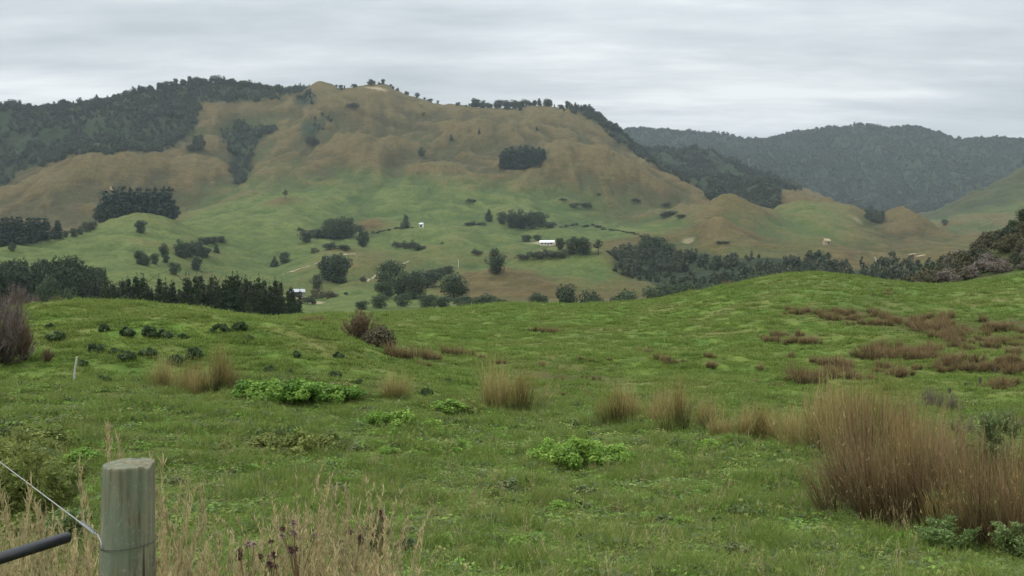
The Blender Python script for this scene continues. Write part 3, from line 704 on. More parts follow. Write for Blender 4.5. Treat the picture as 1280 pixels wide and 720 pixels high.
def plant(name, kind, p, h, label, cat='tree', group=None, wide=1.0, v=None, sink=.02):
    vs_ = variants(kind); cm, tm = vs_[int(rng.integers(len(vs_))) if v is None else v % len(vs_)]
    o = empty(name, (p.x, p.y, p.z - sink*h), rng.uniform(0, 6.28), (h*wide*rng.uniform(.93, 1.07), h*wide*rng.uniform(.93, 1.07), h))
    tag(o, label, cat, group)
    link('trunk', tm, o); link('crown', cm, o)
    return o
def T(name, kind, px, py, hpx, label, group=None, cat='tree', wide=1., r=None, rmin=130, v=None):
    """a plant whose foot stands where the photo shows it (py), or at a known distance r when its foot is hidden"""
    p = ground(px, r) if r else at(px, py, rmin)
    return plant(name, kind, p, hpx/F*p.y, label, cat, group, wide, v)

# --- scattered masses nobody could count: points with an instance on each
PROTO = bpy.data.collections
def proto_coll(name, meshes):
    c = bpy.data.collections.new(name)
    for i, me in enumerate(meshes):
        c.objects.link(bpy.data.objects.new('%s_%02d' % (name, i), me))
    return c
def scatter(name, P, rot, scl, coll, label, cat, tilt=None):
    n = len(P)
    rv = np.zeros((n, 3)); rv[:, 2] = rot
    if tilt is not None: rv[:, :2] = tilt
    sv = np.repeat(np.asarray(scl)[:, None], 3, 1) if np.ndim(scl) == 1 else scl
    me = np_mesh(name, P, [], [], None, {'rot': rv, 'scl': sv, 'pick': rng.integers(0, len(coll.objects), n).astype(np.int32)})
    o = link(name, me); tag(o, label, cat, kind='stuff')
    ng = bpy.data.node_groups.new(name, 'GeometryNodeTree')
    ng.interface.new_socket('Geometry', in_out='INPUT', socket_type='NodeSocketGeometry'); ng.interface.new_socket('Geometry', in_out='OUTPUT', socket_type='NodeSocketGeometry')
    N_ = ng.nodes; L_ = ng.links
    gi = N_.new('NodeGroupInput'); go_ = N_.new('NodeGroupOutput'); ci = N_.new('GeometryNodeCollectionInfo'); ci.inputs[0].default_value = coll; ci.inputs[1].default_value = True; ci.inputs[2].default_value = True
    ip = N_.new('GeometryNodeInstanceOnPoints'); ip.inputs['Pick Instance'].default_value = True
    def na(nm, ty):
        a = N_.new('GeometryNodeInputNamedAttribute'); a.data_type = ty; a.inputs[0].default_value = nm; return a.outputs[0]
    L_.new(gi.outputs[0], ip.inputs['Points']); L_.new(ci.outputs[0], ip.inputs['Instance'])
    L_.new(na('pick', 'INT'), ip.inputs['Instance Index']); L_.new(na('rot', 'FLOAT_VECTOR'), ip.inputs['Rotation']); L_.new(na('scl', 'FLOAT_VECTOR'), ip.inputs['Scale'])
    L_.new(ip.outputs[0], go_.inputs[0])
    md = o.modifiers.new('scatter', 'NODES'); md.node_group = ng
    return o

# ------------------------------------------------------------------ woods on the hills
def canopy(kind, rg, n, size, mat):
    bl = {'r': lambda: bl_round(rg, .48, 1., .0, 9), 't': lambda: bl_round(rg, .30, 1., .0, 8), 'p': lambda: bl_pine(rg, .24, 6, .95, .05, .4)}[kind]()
    return crown_blobs(rg, bl, n, size, M[mat], 'canopy', fold=.35)
rg = np.random.default_rng(3)
near_wood = proto_coll('canopy', [canopy('r', rg, 260, .14, 'bush') for _ in range(4)] + [canopy('t', rg, 200, .12, 'bush') for _ in range(2)] + [canopy('p', rg, 220, .11, 'pine')])
far_wood = proto_coll('far_canopy', [canopy('r', rg, 90, .24, 'bush') for _ in range(4)] + [canopy('t', rg, 70, .22, 'bush')])
def wood_points(key, per_ha, extra=None):
    poly, r0, r1 = WOODS[key]
    pxs = [p[0] for p in poly]; th0, th1 = math.atan((min(pxs)-640)/F), math.atan((max(pxs)-640)/F)
    area = .5*(th1-th0)*(r1*r1-r0*r0); n = int(area/1e4*per_ha)
    th = rng.uniform(th0, th1, n); r = np.sqrt(rng.uniform(r0*r0, r1*r1, n))
    x = r*np.sin(th); y = r*np.cos(th); z = ground_many(x, y)
    px = 640+F*x/y; py = 360-F*(z-EYE)/y
    jit = fbm(x/30, y/30, 3, 77)
    m = in_poly(px + jit*7, py + fbm(x/30+50, y/30, 3, 78)*4, poly)
    if key in ('spur', 'right', 'valley', 'front', 'left'):   # clearings
        m &= fbm(x/55, y/75, 3, 83) > {'spur': -.12, 'right': -.3, 'valley': -.16, 'front': -.25, 'left': -.55}[key]
    return np.stack([x, y, z], -1)[m]
def wood(name, key, per_ha, h0, h1, coll, label, cat='forest', squash=1.):
    P = wood_points(key, per_ha); n = len(P)
    h = (h0 + (h1-h0)*rng.random(n)**1.6*1.25)*(1+.45*np.clip(fbm(P[:, 0]/40, P[:, 1]/40, 3, 81), -1, 1))
    s = np.stack([h*rng.uniform(.8, 1.25, n), h*rng.uniform(.8, 1.25, n), h*squash], -1)
    P[:, 2] -= .06*h
    print(name, key, n)
    return scatter(name, P, rng.uniform(0, 6.28, n), s, coll, label, cat)
wood('forest', 'left', 260, 4.5, 9, near_wood, 'dark native bush covering the upper left hillside up to its skyline')
wood('forest', 'gully', 230, 4, 9, near_wood, 'dark bush filling the steep gully right of the grass spur')
wood('forest', 'draw', 95, 3, 6, near_wood, 'thin scrub scattered down the draw on the tawny hill')
wood('forest', 'draw2', 160, 4, 8, near_wood, 'small dark bush patch just under the skyline knob')
wood('forest', 'right', 260, 6, 10.5, near_wood, 'dark pine and bush running down the right edge of the main hill')
wood('forest', 'spur', 190, 5.5, 10, near_wood, 'dark bush on the low ridge behind the right shoulder of the hill')
wood('forest', 'front', 260, 6, 12, near_wood, 'round topped dark bush at the foot of the right shoulder')
wood('forest', 'flank', 200, 5, 9, near_wood, 'narrow dark strip of bush behind the green flat topped mound')
wood('forest', 'far', 105, 6, 11, far_wood, 'hazy blue green forest covering the distant range')
wood('forest', 'valley', 260, 2.5, 6.8, near_wood, 'belt of dark bush along the valley behind the grassy crest', squash=1.1)
def side_wood():
    n = 5200; th = np.concatenate([rng.uniform(-1.15, -.68, n//2), rng.uniform(.68, 1.15, n//2)]); r = np.sqrt(rng.uniform(1100**2, 2600**2, n))
    x, y = r*np.sin(th), r*np.cos(th); z = ground_many(x, y); h = rng.uniform(10, 18, n)
    scatter('forest', np.stack([x, y, z-1], -1), rng.uniform(0, 6.28, n), h*1.1, far_wood, 'bush covered country beyond both sides of the valley', 'forest')
side_wood()
# ------------------------------------------------------------------ trees one can tell apart
# dark grove on the tawny hill, left pine grove, pine belt
for i, (px, py, h) in enumerate([(628, 210, 25), (636, 211, 27), (645, 211, 28), (653, 211, 27), (662, 209, 26), (670, 206, 23), (679, 200, 17), (650, 207, 27), (640, 208, 27), (633, 207, 25), (658, 206, 26), (666, 203, 22), (674, 200, 18)]):
    T('pine_tree', 'grove', px, py, h*rng.uniform(.9, 1.05), 'dark pine in the compact grove high on the tawny hill', 'pines in the hill grove', wide=1.15, rmin=950)
for i, (px, py, h) in enumerate([(131, 284, 38), (142, 283, 40), (153, 281, 38), (163, 279, 42), (173, 278, 43), (184, 277, 40), (194, 277, 39), (204, 278, 42), (211, 279, 36), (136, 280, 36), (148, 279, 40), (158, 276, 40), (168, 275, 42), (178, 275, 40), (190, 275, 37), (200, 276, 40)]):
    p = ground(px, 722 + (i > 8)*14 + rng.uniform(-4, 4))
    h_m = (py-240+rng.uniform(-5, 1.5))/F*p.y
    plant('pine_tree', 'grove', p, h_m*1.02 if i <= 8 else h_m, 'tall dark pine in the grove behind the green knob', 'tree', 'pines behind the green knob', 1.2)
for i, (px, py, h) in enumerate([(-26, 309, 36), (-12, 308, 38), (4, 308, 38), (15, 306, 37), (26, 305, 34), (37, 303, 33), (47, 301, 31), (56, 300, 30), (72, 298, 24), (66, 299, 14), (9, 302, 32), (22, 300, 32), (42, 298, 28), (82, 297, 10), (92, 296, 12), (101, 293, 10), (108, 290, 14), (116, 287, 12)]):
    T('pine_tree' if px < 80 else 'scrub_tree', 'grove' if px < 80 else 'bushtree', px, py, h, 'dark pine in the shelter belt at the upper edge of the left pasture' if px < 80 else 'grey green scrub tree between the shelter belt and the knob pines',
      'pines of the upper left shelter belt' if px < 80 else 'scrub trees beside the knob pines', wide=1.15 if px < 80 else 1., rmin=500)
T('shrub_tree', 'tallround', 176, 291, 18, 'round dark tree standing alone on the front of the green knob', wide=1.25, rmin=560)
T('shrub_tree', 'round', 15, 314, 12, 'small dark tree at the left edge below the shelter belt', rmin=500)

# wood on the left and the row of young pines in front of it
for i in range(46):
    px = rng.uniform(-60, 128); r = rng.uniform(300, 345)
    p = ground(px, r); top = 318 + rng.uniform(-3, 8) + smooth(np.array(px), 95, 150)*20 + (i % 3)*3
    plant('plantation_tree', 'plantation', p, ((360-top)/F*p.y + EYE - p.z), 'dark evergreen in the plantation at the left edge of the valley', 'tree', 'plantation trees on the left', .72)
for i in range(24):
    px = rng.uniform(-50, 157); r = rng.uniform(255, 292)
    p = ground(px, r); top = 332 + rng.uniform(-3, 9) + smooth(np.array(px), 90, 160)*16
    plant('plantation_tree', 'plantation', p, ((360-top)/F*p.y + EYE - p.z), 'dark evergreen in the plantation at the left edge of the valley', 'tree', 'plantation trees on the left', .75)
p = ground(62, 235); plant('poplar_tree', 'willow', p, (360-340)/F*p.y + EYE - p.z, 'light green leafy tree in front of the dark plantation', 'tree', None, .42)
p = ground(86, 230); plant('poplar_tree', 'willow', p, (360-356)/F*p.y + EYE - p.z, 'shorter light green tree in front of the dark plantation', 'tree', None, .45)
px = 128.0; i = 0
while px < 372:
    for back in range(2):
        p = ground(px + rng.uniform(-2, 2) + back*3, 196 + back*9 + rng.uniform(-4, 4))
        top = 346 + rng.choice([-10, -6, -2, 2, 6, 10]) + max(0, (px-300)/60)*9 + (px > 355)*6 + back*2
        plant('young_pine', 'narrow', p, (360-top)/F*p.y + EYE - p.z, 'narrow dark young pine in the row behind the near knoll' if px < 352 else 'ragged dark young pine near the right end of the row', 'tree', 'row of young pines' if px < 352 else None or 'pines at the end of the row', 1.15)
    px += rng.uniform(4.6, 7.6); i += 1

# single trees on the green slopes
single = [
 ('shrub_tree', 'tallround', 174, 330, 18, 'dark oval tree, left of the pair under the green slope', 1.1), ('shrub_tree', 'round', 183, 332, 14, 'small tree in the middle of three below the green slope', 1.), ('shrub_tree', 'tallround', 193, 330, 14, 'small oval tree at the right end of three below the green slope', 1.2),
 ('shrub_tree', 'tallround', 205, 320, 16, 'dark oval tree with a lower one directly below it', 1.1), ('shrub_tree', 'tallround', 207, 328, 11, 'small tree directly below the dark oval tree', 1.2),
 ('shrub_tree', 'tallround', 224, 320, 20, 'tall dark tree at the left end of the long thicket', 1.1), ('shrub_tree', 'bushtree', 229, 322, 13, 'low bushy tree at the foot of the thicket, left part', 1.2), ('shrub_tree', 'bushtree', 238, 321, 20, 'grey green tree in the left half of the long thicket', 1.1), ('shrub_tree', 'bushtree', 246, 320, 19, 'dark green tree in the middle of the long thicket', 1.1),
 ('shrub_tree', 'bushtree', 256, 322, 14, 'squat tree below the middle of the thicket', 1.2), ('shrub_tree', 'cone', 270, 316, 12, 'small conical tree at the lower right of the thicket', 1.2), ('shrub_tree', 'bushtree', 256, 306, 10, 'flat topped scrub in the upper thicket, nearer its middle', 1.8), ('shrub_tree', 'bushtree', 266, 304, 9, 'flat topped scrub in the upper thicket', 1.9), ('shrub_tree', 'bushtree', 277, 303, 8, 'low flat scrub at the upper right end of the thicket', 1.9),
 ('shrub_tree', 'tallround', 246, 338, 18, 'lone dark oval tree right of the round one below the thicket', 1.1), ('shrub_tree', 'round', 217, 343, 15, 'lone round dark tree below the left end of the thicket', 1.1),
 ('shrub_tree', 'cone', 343, 333, 13, 'small cone shaped tree, left of a pair above the pine row', 1.3), ('shrub_tree', 'round', 356, 329, 14, 'small round tree, right of a pair above the pine row', 1.1),
 ('sparse_tree', 'sparse', 357, 250, 12, 'tiny sparse tree alone high on the green slope', 1.2),
 ('field_tree', 'bushtree', 383, 303, 16, 'dark bushy tree at the left foot of the big round clump', 1.3), ('field_tree', 'bushtree', 396, 297, 12, 'low arching tree leaning to the big round clump', 1.6),
 ('field_tree', 'round', 413, 298, 25, 'left half of the big round dark clump on the green slope', 1.05), ('field_tree', 'round', 424, 298, 26, 'middle tree of the big round dark clump on the green slope', 1.05), ('field_tree', 'round', 434, 297, 24, 'right tree of the big round dark clump on the green slope', 1.05),
 ('field_tree', 'sparse', 450, 296, 14, 'spreading dark tree above the upright one by the track', 2.2), ('field_tree', 'tallround', 454, 309, 22, 'upright ragged dark tree beside the track', 1.),
 ('scrub_bush', 'bush', 375, 289, 6, 'tiny dark bush left of the arching tree', 1.), ('scrub_bush', 'bush', 413, 311, 10, 'low dark scrub under the track, left piece', 1.4), ('scrub_bush', 'bush', 427, 312, 9, 'low dark scrub under the track, right piece', 1.6), ('scrub_bush', 'shrub', 393, 317, 9, 'brownish bush on the bank left of the track', .9),
 ('cypress_tree', 'cone', 507, 285, 17, 'dark conical tree beside the small white hut', 1.25),
 ('scrub_bush', 'bush', 496, 309, 8, 'low scrub at the left end of the clump below the hut', 1.2), ('scrub_bush', 'bush', 508, 311, 11, 'dark scrub in the middle of the clump below the hut', 1.2), ('scrub_bush', 'bush', 518, 311, 12, 'taller dark scrub with a pale gap, in the clump below the hut', 1.), ('scrub_bush', 'bush', 527, 313, 9, 'dark scrub at the right end of the clump below the hut', 1.),
 ('field_tree', 'tallround', 410, 351, 33, 'left tree of the big dark pair above the shed', 1.1), ('field_tree', 'tallround', 424, 353, 37, 'larger right tree of the big dark pair above the shed', 1.3), ('field_tree', 'round', 396, 362, 18, 'dark tree between the shed and the big pair', 1.),
 ('scrub_bush', 'bush', 384, 380, 14, 'dark round bush in front of the shed', .9), ('scrub_bush', 'shrub', 410, 373, 12, 'brown green bush right of the shed', 1.4), ('scrub_bush', 'shrub', 396, 372, 14, 'green bush behind the round one by the shed', 1.), ('scrub_bush', 'bush', 454, 352, 8, 'single small bush on the brown bank', .8), ('scrub_bush', 'bush', 432, 369, 6, 'tiny shrub at the edge of the small green paddock', .6),
 ('field_tree', 'round', 488, 362, 36, 'large dark tree at the left of the valley thicket', 1.15), ('field_tree', 'round', 482, 374, 26, 'dark tree filling the lower left of the valley thicket', 1.), ('field_tree', 'round', 503, 372, 32, 'dark tree in the left middle of the valley thicket', 1.1), ('field_tree', 'round', 518, 374, 34, 'broad dark tree in the middle of the valley thicket', 1.1), ('field_tree', 'bushtree', 534, 360, 24, 'paler tree on the upper right side of the valley thicket', 1.4), ('field_tree', 'bushtree', 548, 348, 14, 'low scrubby tree along the bank above the thicket', 1.6), ('field_tree', 'bushtree', 561, 343, 12, 'low scrubby tree on the bank below the pale pole', 1.3),
 ('field_tree', 'round', 568, 374, 33, 'big dome shaped dark tree right of the valley thicket', 1.25),
 ('crest_bush', 'willow', 453, 386, 12, 'grey green bush at the left end of the line behind the crest', 1.5), ('crest_bush', 'willow', 475, 386, 18, 'grey green bush behind the crest, second from the left', 1.3), ('crest_bush', 'willow', 504, 386, 20, 'rounded grey green bush under the valley thicket', 1.2), ('crest_bush', 'willow', 536, 384, 17, 'low grey green bush below the dome shaped tree, left side', 1.3), ('crest_bush', 'willow', 556, 384, 16, 'low grey green bush right under the dome shaped tree', 1.2), ('crest_bush', 'willow', 580, 384, 16, 'low grey green bush right of the dome shaped tree', 1.1), ('crest_bush', 'broadbush', 606, 383, 18, 'dark bush at the foot of the orange bank, left part', 1.2), ('crest_bush', 'broadbush', 622, 383, 16, 'dark bush at the foot of the orange bank, right part', 1.2),
 ('field_tree', 'round', 620, 342, 30, 'lone round dark tree standing above the orange bank', .95),
 ('field_tree', 'cone', 611, 277, 15, 'small dark tree at the left of the upper slope group', 1.2), ('field_tree', 'tallround', 628, 280, 16, 'tree in the left half of the upper slope group', 1.3), ('field_tree', 'tallround', 640, 285, 22, 'tree in the middle of the upper slope group', 1.2), ('field_tree', 'tallround', 651, 286, 23, 'dark tree right of the middle of the upper slope group', 1.2), ('field_tree', 'round', 664, 286, 23, 'rounded dark tree of the upper slope group', 1.), ('field_tree', 'round', 675, 284, 22, 'rounded dark tree at the right end of the upper slope group', 1.05), ('field_tree', 'bushtree', 687, 285, 8, 'low scrub right of the upper slope group', 2.),
 ('hedge_bush', 'bush', 590, 282, 6, 'short low hedge piece on the upper slope, left end', 2.), ('hedge_bush', 'bush', 602, 282, 5, 'short low hedge piece on the upper slope, right end', 2.),
 ('scrub_bush', 'bush', 588, 252, 5, 'tiny scrub patch high on the green slope', 2.), ('scrub_bush', 'bush', 596, 318, 8, 'small scrub on the slope left of the lone round tree', 1.4),
 ('field_tree', 'tallround', 697, 238+66, 0, '', 0),
 ('garden_tree', 'round', 658, 302, 10, 'low dark tree left of the white house', 1.5), ('garden_tree', 'round', 672, 301, 9, 'low dark tree close to the left end of the white house', 1.2),
 ('garden_tree', 'tallround', 700, 312, 16, 'slim tree at the right end of the white house', 1.), ('garden_tree', 'round', 715, 318, 22, 'dark round tree, left of the two beyond the white house', 1.), ('garden_tree', 'round', 729, 318, 21, 'dark round tree, right of the two beyond the white house', 1.15), ('garden_tree', 'sparse', 748, 318, 18, 'thin pale tree at the right of the house trees', 1.6),
 ('scrub_bush', 'bush', 652, 325, 11, 'dark scrub on the bank below the white house, left end', 1.3), ('scrub_bush', 'bush', 667, 323, 13, 'dark scrub on the bank just below the white house', 1.3), ('scrub_bush', 'bush', 683, 322, 13, 'dark scrub in the middle of the bank below the house', 1.3), ('scrub_bush', 'bush', 700, 321, 11, 'dark scrub on the bank right of the house', 1.3), ('scrub_bush', 'bush', 764, 318, 7, 'small dark scrub right of the thin pale tree', 1.5),
 ('cypress_tree', 'cone', 769, 340, 10, 'little conical tree, left of two on the bright green rise', 1.2), ('cypress_tree', 'cone', 780, 343, 11, 'little conical tree, right of two on the bright green rise', 1.2),
 ('field_tree', 'cone', 787, 318, 15, 'pointed dark tree on the edge of the valley bush', 1.),
 ('field_tree', 'round', 808, 318, 24, 'tall dark tree at the upper left corner of the valley bush', 1.2), ('field_tree', 'round', 822, 320, 24, 'dark tree next to the upper left corner of the valley bush', 1.2), ('field_tree', 'round', 836, 324, 22, 'dark tree on the upper edge of the valley bush', 1.2),
 ('crest_bush', 'willow', 672, 377, 13, 'small dark bush alone behind the crest', 1.2), ('crest_bush', 'broadtall', 708, 379, 25, 'upright dark tree behind the crest, left of a close pair', 1.05), ('crest_bush', 'broadbush', 737, 380, 19, 'rounded dark bush behind the crest, right of a close pair', 1.15), ('crest_bush', 'broadbush', 785, 380, 23, 'round dark bush alone behind the crest', 1.05), ('crest_bush', 'willow', 818, 377, 20, 'grey green bush at the left end of the right hand line', 1.1), ('crest_bush', 'willow', 838, 374, 22, 'grey green bush second in the right hand line', 1.1), ('crest_bush', 'willow', 858, 370, 20, 'grey green bush third in the right hand line', 1.1), ('crest_bush', 'willow', 878, 366, 14, 'low grey green bush at the right end of the line', 1.5), ('crest_bush', 'willow', 925, 356, 12, 'pale grey green bush peeping over the rising crest', 1.6), ('crest_bush', 'willow', 945, 350, 14, 'pale grey green bush at the crest near its top', 1.4),
 ('hill_tree', 'tallround', 527, 195, 12, 'dark little tree alone in the middle of the tawny hill', 1.2), ('hill_tree', 'cone', 564, 176, 9, 'tiny dark tree on the tawny hill above the lone one', 1.), ('hill_tree', 'cone', 599, 168, 7, 'tiny pointed tree on the tawny hill right of another', 1.), ('hill_tree', 'sparse', 529, 145, 6, 'faint tiny tree high on the tawny hill', 1.5), ('hill_bush', 'bush', 440, 135, 8, 'dark bush patch high on the tawny face below the peak', 1.6), ('hill_bush', 'bush', 391, 180, 14, 'dark bush at the lower end of the draw', .9), ('hill_tree', 'cone', 705, 139, 6, 'tiny tree just under the right skyline', 1.), ('hill_tree', 'cone', 671, 163, 6, 'tiny tree on the slope above the dark grove', 1.2),
 ('hill_tree', 'tallround', 248, 188, 21, 'dark tree standing on the spur below the left bush', 1.1), ('hill_tree', 'bushtree', 240, 189, 10, 'low bush left of the dark tree on the spur', 1.2),
 ('scrub_bush', 'bush', 720, 258, 6, 'dark scrub patch on the brown slope, left of three', 2.), ('scrub_bush', 'bush', 732, 259, 7, 'dark scrub patch on the brown slope, middle of three', 2.), ('scrub_bush', 'bush', 705, 251, 4, 'dark scrub patch on the brown slope, small left one', 2.), ('scrub_bush', 'bush', 794, 252, 5, 'small scrub patch high on the brown slope', 2.), ('scrub_bush', 'bush', 833, 258, 5, 'small scrub patch on the brown slope towards the mound', 2.), ('scrub_bush', 'bush', 838, 270, 8, 'scrub at the left foot of the big mound', 2.2), ('scrub_bush', 'bush', 850, 272, 6, 'low scrub touching the left foot of the big mound', 2.2), ('scrub_bush', 'bush', 749, 244, 3, 'speck of scrub on the brown slope', 2.),
 ('scrub_bush', 'bush', 903, 305, 6, 'scrub between the two mounds', 2.),
 ('scrub_tree', 'bushtree', 1181, 281, 8, 'tiny tree on the pale far slope at the right', 1.),
]
KINDS['broadbush'] = (lambda g_: bl_shrub(g_, .62, 22), 1800, .075, 'broad', .03, .5, 3)
KINDS['broadtall'] = (lambda g_: bl_round(g_, .36, 1.05, .02), 1800, .06, 'broad', .03, .6, 2)
for nm, kd, px, py, h, lab, wd in single:
    if not lab: continue
    cat = 'bush' if nm.endswith('bush') else 'tree'
    rmin = 300 if py > 352 else (400 if py > 300 else 560)
    if nm == 'crest_bush': T(nm, kd, px, py, h*1.12, lab, None, cat, wd, r=335+rng.uniform(-10, 10)); continue
    T(nm, kd, px, py, h*1.08, lab, None, cat, wd, rmin=rmin)
# crest bushes must show the height the photo gives them
for o in list(scene.objects):
    if o.name.startswith('crest_bush'):
        px = 640 + F*o.location.x/o.location.y
        ent = min((e for e in single if e[0] == 'crest_bush'), key=lambda e: abs(e[2]-px))
        top = ent[3]-ent[4]
        h_m = (360-top)/F*o.location.y + EYE - o.location.z
        f = h_m/o.scale.z; o.scale = (o.scale.x*min(f, 1.25), o.scale.y*min(f, 1.25), h_m)

# little trees along the skyline of the main hill
sky_px = list(np.arange(-20, 330, 6.5)) + list(np.arange(332, 384, 4.5)) + [394, 404, 406, 417, 424, 430, 434, 446] + list(np.arange(462, 512, 4.2)) + list(np.arange(512, 585, 5.5)) + list(np.arange(590, 740, 4.4)) + list(np.arange(740, 815, 4.2))
for px in sky_px:
    if 330 < px < 592 and fbm(np.array([px/23.]), np.array([.5]), 2, 7)[0] < -.12: continue
    px += rng.uniform(-5, 5); jj = int(np.argmin(np.abs(TH-float(_fth(px))))); sel = (R > 1250) & (R < 1500)
    rr_ = float(R[sel][np.argmin(PY[sel, jj])]) + rng.uniform(-14, 4)
    p = ground(px, rr_); bush_side = px < 330 or px > 690
    hpx = (rng.choice([6, 8, 10, 12]) if px < 330 else rng.choice([5, 7, 9, 11])) if bush_side else (rng.choice([4, 6, 8, 10]) if px < 384 else rng.choice([2.5, 3.5, 4.5, 7]))
    if 590 < px < 745: hpx = rng.choice([4, 6, 8, 10, 12])
    lab, grp = (('dark tree standing out along the bushy left skyline', 'skyline trees on the left') if px < 330 else ('small dark tree along the bare skyline around the peak', 'skyline trees around the peak') if px < 588 else ('small dark pine along the right part of the hill skyline', 'skyline trees on the right'))
    plant('skyline_tree', rng.choice(['grove', 'tallround', 'bushtree', 'bush', 'tallround']), p, hpx/F*p.y, lab, 'tree', grp, rng.uniform(1.0, 1.5))

# scrubby bank at the right edge
k_ = 0
for i in range(900):
    px = rng.uniform(1130, 1420); r = rng.uniform(134, 205)
    p = ground(px, r); py = 360-F*(p.z-EYE)/p.y
    if px < 1150 and r < 150: continue
    lim = np.interp(px, [1130, 1160, 1200, 1240, 1280, 1420], [358, 340, 312, 290, 270, 200])
    if k_ > 270: break
    k_ += 1
    u_ = rng.random(); low = py > 318
    kd = 'greyshrub' if (u_ < .6 and px > 1165 and low) else ('shrub' if u_ < .88 else 'bush')
    lab = {'greyshrub': 'grey brown twiggy shrub low on the scrubby bank at the right', 'shrub': 'olive shrub on the scrubby bank at the right edge', 'bush': 'dark green shrub on the scrubby bank at the right edge'}[kd]
    h = rng.uniform(1.1, 3.0) if kd != 'bush' else rng.uniform(1.6, 3.8)
    plant({'greyshrub': 'twiggy_shrub', 'shrub': 'olive_shrub', 'bush': 'dark_shrub'}[kd], kd, p, h, lab, 'shrub', {'greyshrub': 'grey shrubs on the right bank', 'shrub': 'olive shrubs on the right bank', 'bush': 'dark shrubs on the right bank'}[kd], rng.uniform(.8, 1.1))
for px, top, bot, lab, wd in [(1265, 264, 282, 'dark rounded tree on the skyline of the scrubby bank', .9), (1280, 254, 278, 'dark tree cut by the right edge on the scrubby bank', .9), (1248, 276, 286, 'small dark bush on the skyline of the scrubby bank', 1.2), (1300, 240, 268, 'dark tree beyond the right edge on the bank', .9)]:
    p = at(px, bot, 130, 260); plant('bank_tree', 'tallround', p, max(2.2, (bot-top)/F*p.y*1.25), lab, 'tree', None, wd)
# ------------------------------------------------------------------ farm buildings and small things in the valley
M['white'] = plain_mat('white_painted_iron', (.72, .74, .76), .45, .4, .08, 2.)
M['ironroof'] = plain_mat('weathered_iron_roof', (.36, .375, .39), .5, .4, .12, 2.); M['cream'] = plain_mat('cream_weatherboard', (.55, .50, .38), .7, .2, .12, 2.)
M['yellow'] = plain_mat('yellowed_boards', (.32, .27, .16), .7, .2, .15, 2.)
M['greywall'] = plain_mat('grey_boards', (.22, .22, .21), .8, .2, .2, 2.)
M['dark'] = plain_mat('dark_opening', (.015, .016, .018), .5, .4, .2, 2.)
M['palewood'] = plain_mat('pale_weathered_timber', (.42, .40, .35), .85, .15, .2, 4.)
M['darkwood'] = plain_mat('dark_weathered_timber', (.07, .06, .05), .9, .15, .25, 4.)
M['cowhide'] = plain_mat('black_hide', (.018, .016, .015), .7, .3, .2, 3.)
M['dirt'] = plain_mat('pale_track_gravel', (.27, .235, .16), .95, .1, .2, .3)

def box(x0, x1, y0, y1, z0, z1):
    V = [(x, y, z) for z in (z0, z1) for y in (y0, y1) for x in (x0, x1)]
    return V, [(0, 2, 3, 1), (4, 5, 7, 6), (0, 1, 5, 4), (1, 3, 7, 5), (3, 2, 6, 7), (2, 0, 4, 6)]
def mk(name, parts, mat, parent):
    V, L, S = join(parts); return link(name, np_mesh(name, V, L, S, M[mat]), parent)
def gable(L, W, h, rise, ov=.35, th=.12):
    out = []
    for s_ in (-1, 1):
        y0, y1 = 0, s_*(W/2+ov); z1 = h - rise*ov/(W/2)
        V = [(x, y, z) for (y, z) in ((y0, h+rise), (y1, z1), (y1, z1+th), (y0, h+rise+th)) for x in (-L/2-ov, L/2+ov)]
        f = [(0, 1, 3, 2), (4, 5, 7, 6), (2, 3, 5, 4), (0, 6, 7, 1), (0, 2, 4, 6), (1, 7, 5, 3)]
        out.append((V, f))
    return out
def walls(L, W, h, rise):
    V, f = box(-L/2, L/2, -W/2, W/2, -.6, h)
    out = [(V, f)]
    for s_ in (-1, 1):
        x = s_*L/2; t = .06
        out.append(([(x-t*(s_ > 0), -W/2, h), (x-t*(s_ > 0), W/2, h), (x-t*(s_ > 0), 0, h+rise-.02), (x+t*(s_ < 0), -W/2, h), (x+t*(s_ < 0), W/2, h), (x+t*(s_ < 0), 0, h+rise-.02)], [(0, 1, 2), (5, 4, 3), (0, 3, 4, 1), (1, 4, 5, 2), (2, 5, 3, 0)]))
    return out
def building(name, p, L, W, h, rise, rz, label, cat, wall, roof, openings):
    o = tag(empty(name, p, rz), label, cat)
    mk('wall', walls(L, W, h, rise), wall, o); mk('roof', gable(L, W, h, rise), roof, o)
    for kind, x0, x1, z0, z1 in openings:
        mt = 'dark'
        w_ = mk(kind, [box(x0, x1, -W/2-.05, -W/2+.02, z0, z1)], mt, o)
        if kind in ('window', 'door'):
            fr = .08
            mk('frame', [box(x0-fr, x0, -W/2-.09, -W/2+.01, z0-fr, z1+fr), box(x1, x1+fr, -W/2-.09, -W/2+.01, z0-fr, z1+fr), box(x0, x1, -W/2-.09, -W/2+.01, z1, z1+fr), box(x0, x1, -W/2-.09, -W/2+.01, z0-fr, z0)], 'white', w_)
    return o
p = at(684, 307, 560); building('farmhouse', p, 11.5, 6.5, 2.5, 1.7, -.12, 'long low white roofed farmhouse among dark garden trees', 'house', 'cream', 'white', [('window', -4.6, -3.0, .9, 2.0), ('window', -1.8, -.4, .9, 2.0), ('door', .5, 1.4, 0, 2.05), ('window', 2.4, 4.4, .9, 2.0)])
p = at(371, 371, 330, 480); building('farm_shed', p, 6.6, 5.0, 2.4, 1.2, .35, 'open fronted shed with a white iron roof by the pine row', 'shed', 'greywall', 'ironroof', [('doorway', -2.8, .6, 0, 2.2), ('window', 1.6, 2.6, 1.0, 1.8)])
p = at(527, 284, 700); building('hill_hut', p, 3.0, 2.6, 2.9, .8, -.3, 'tiny white hut with a dark open front on the green slope', 'hut', 'white', 'white', [('doorway', -1.0, .9, 0, 2.0)])
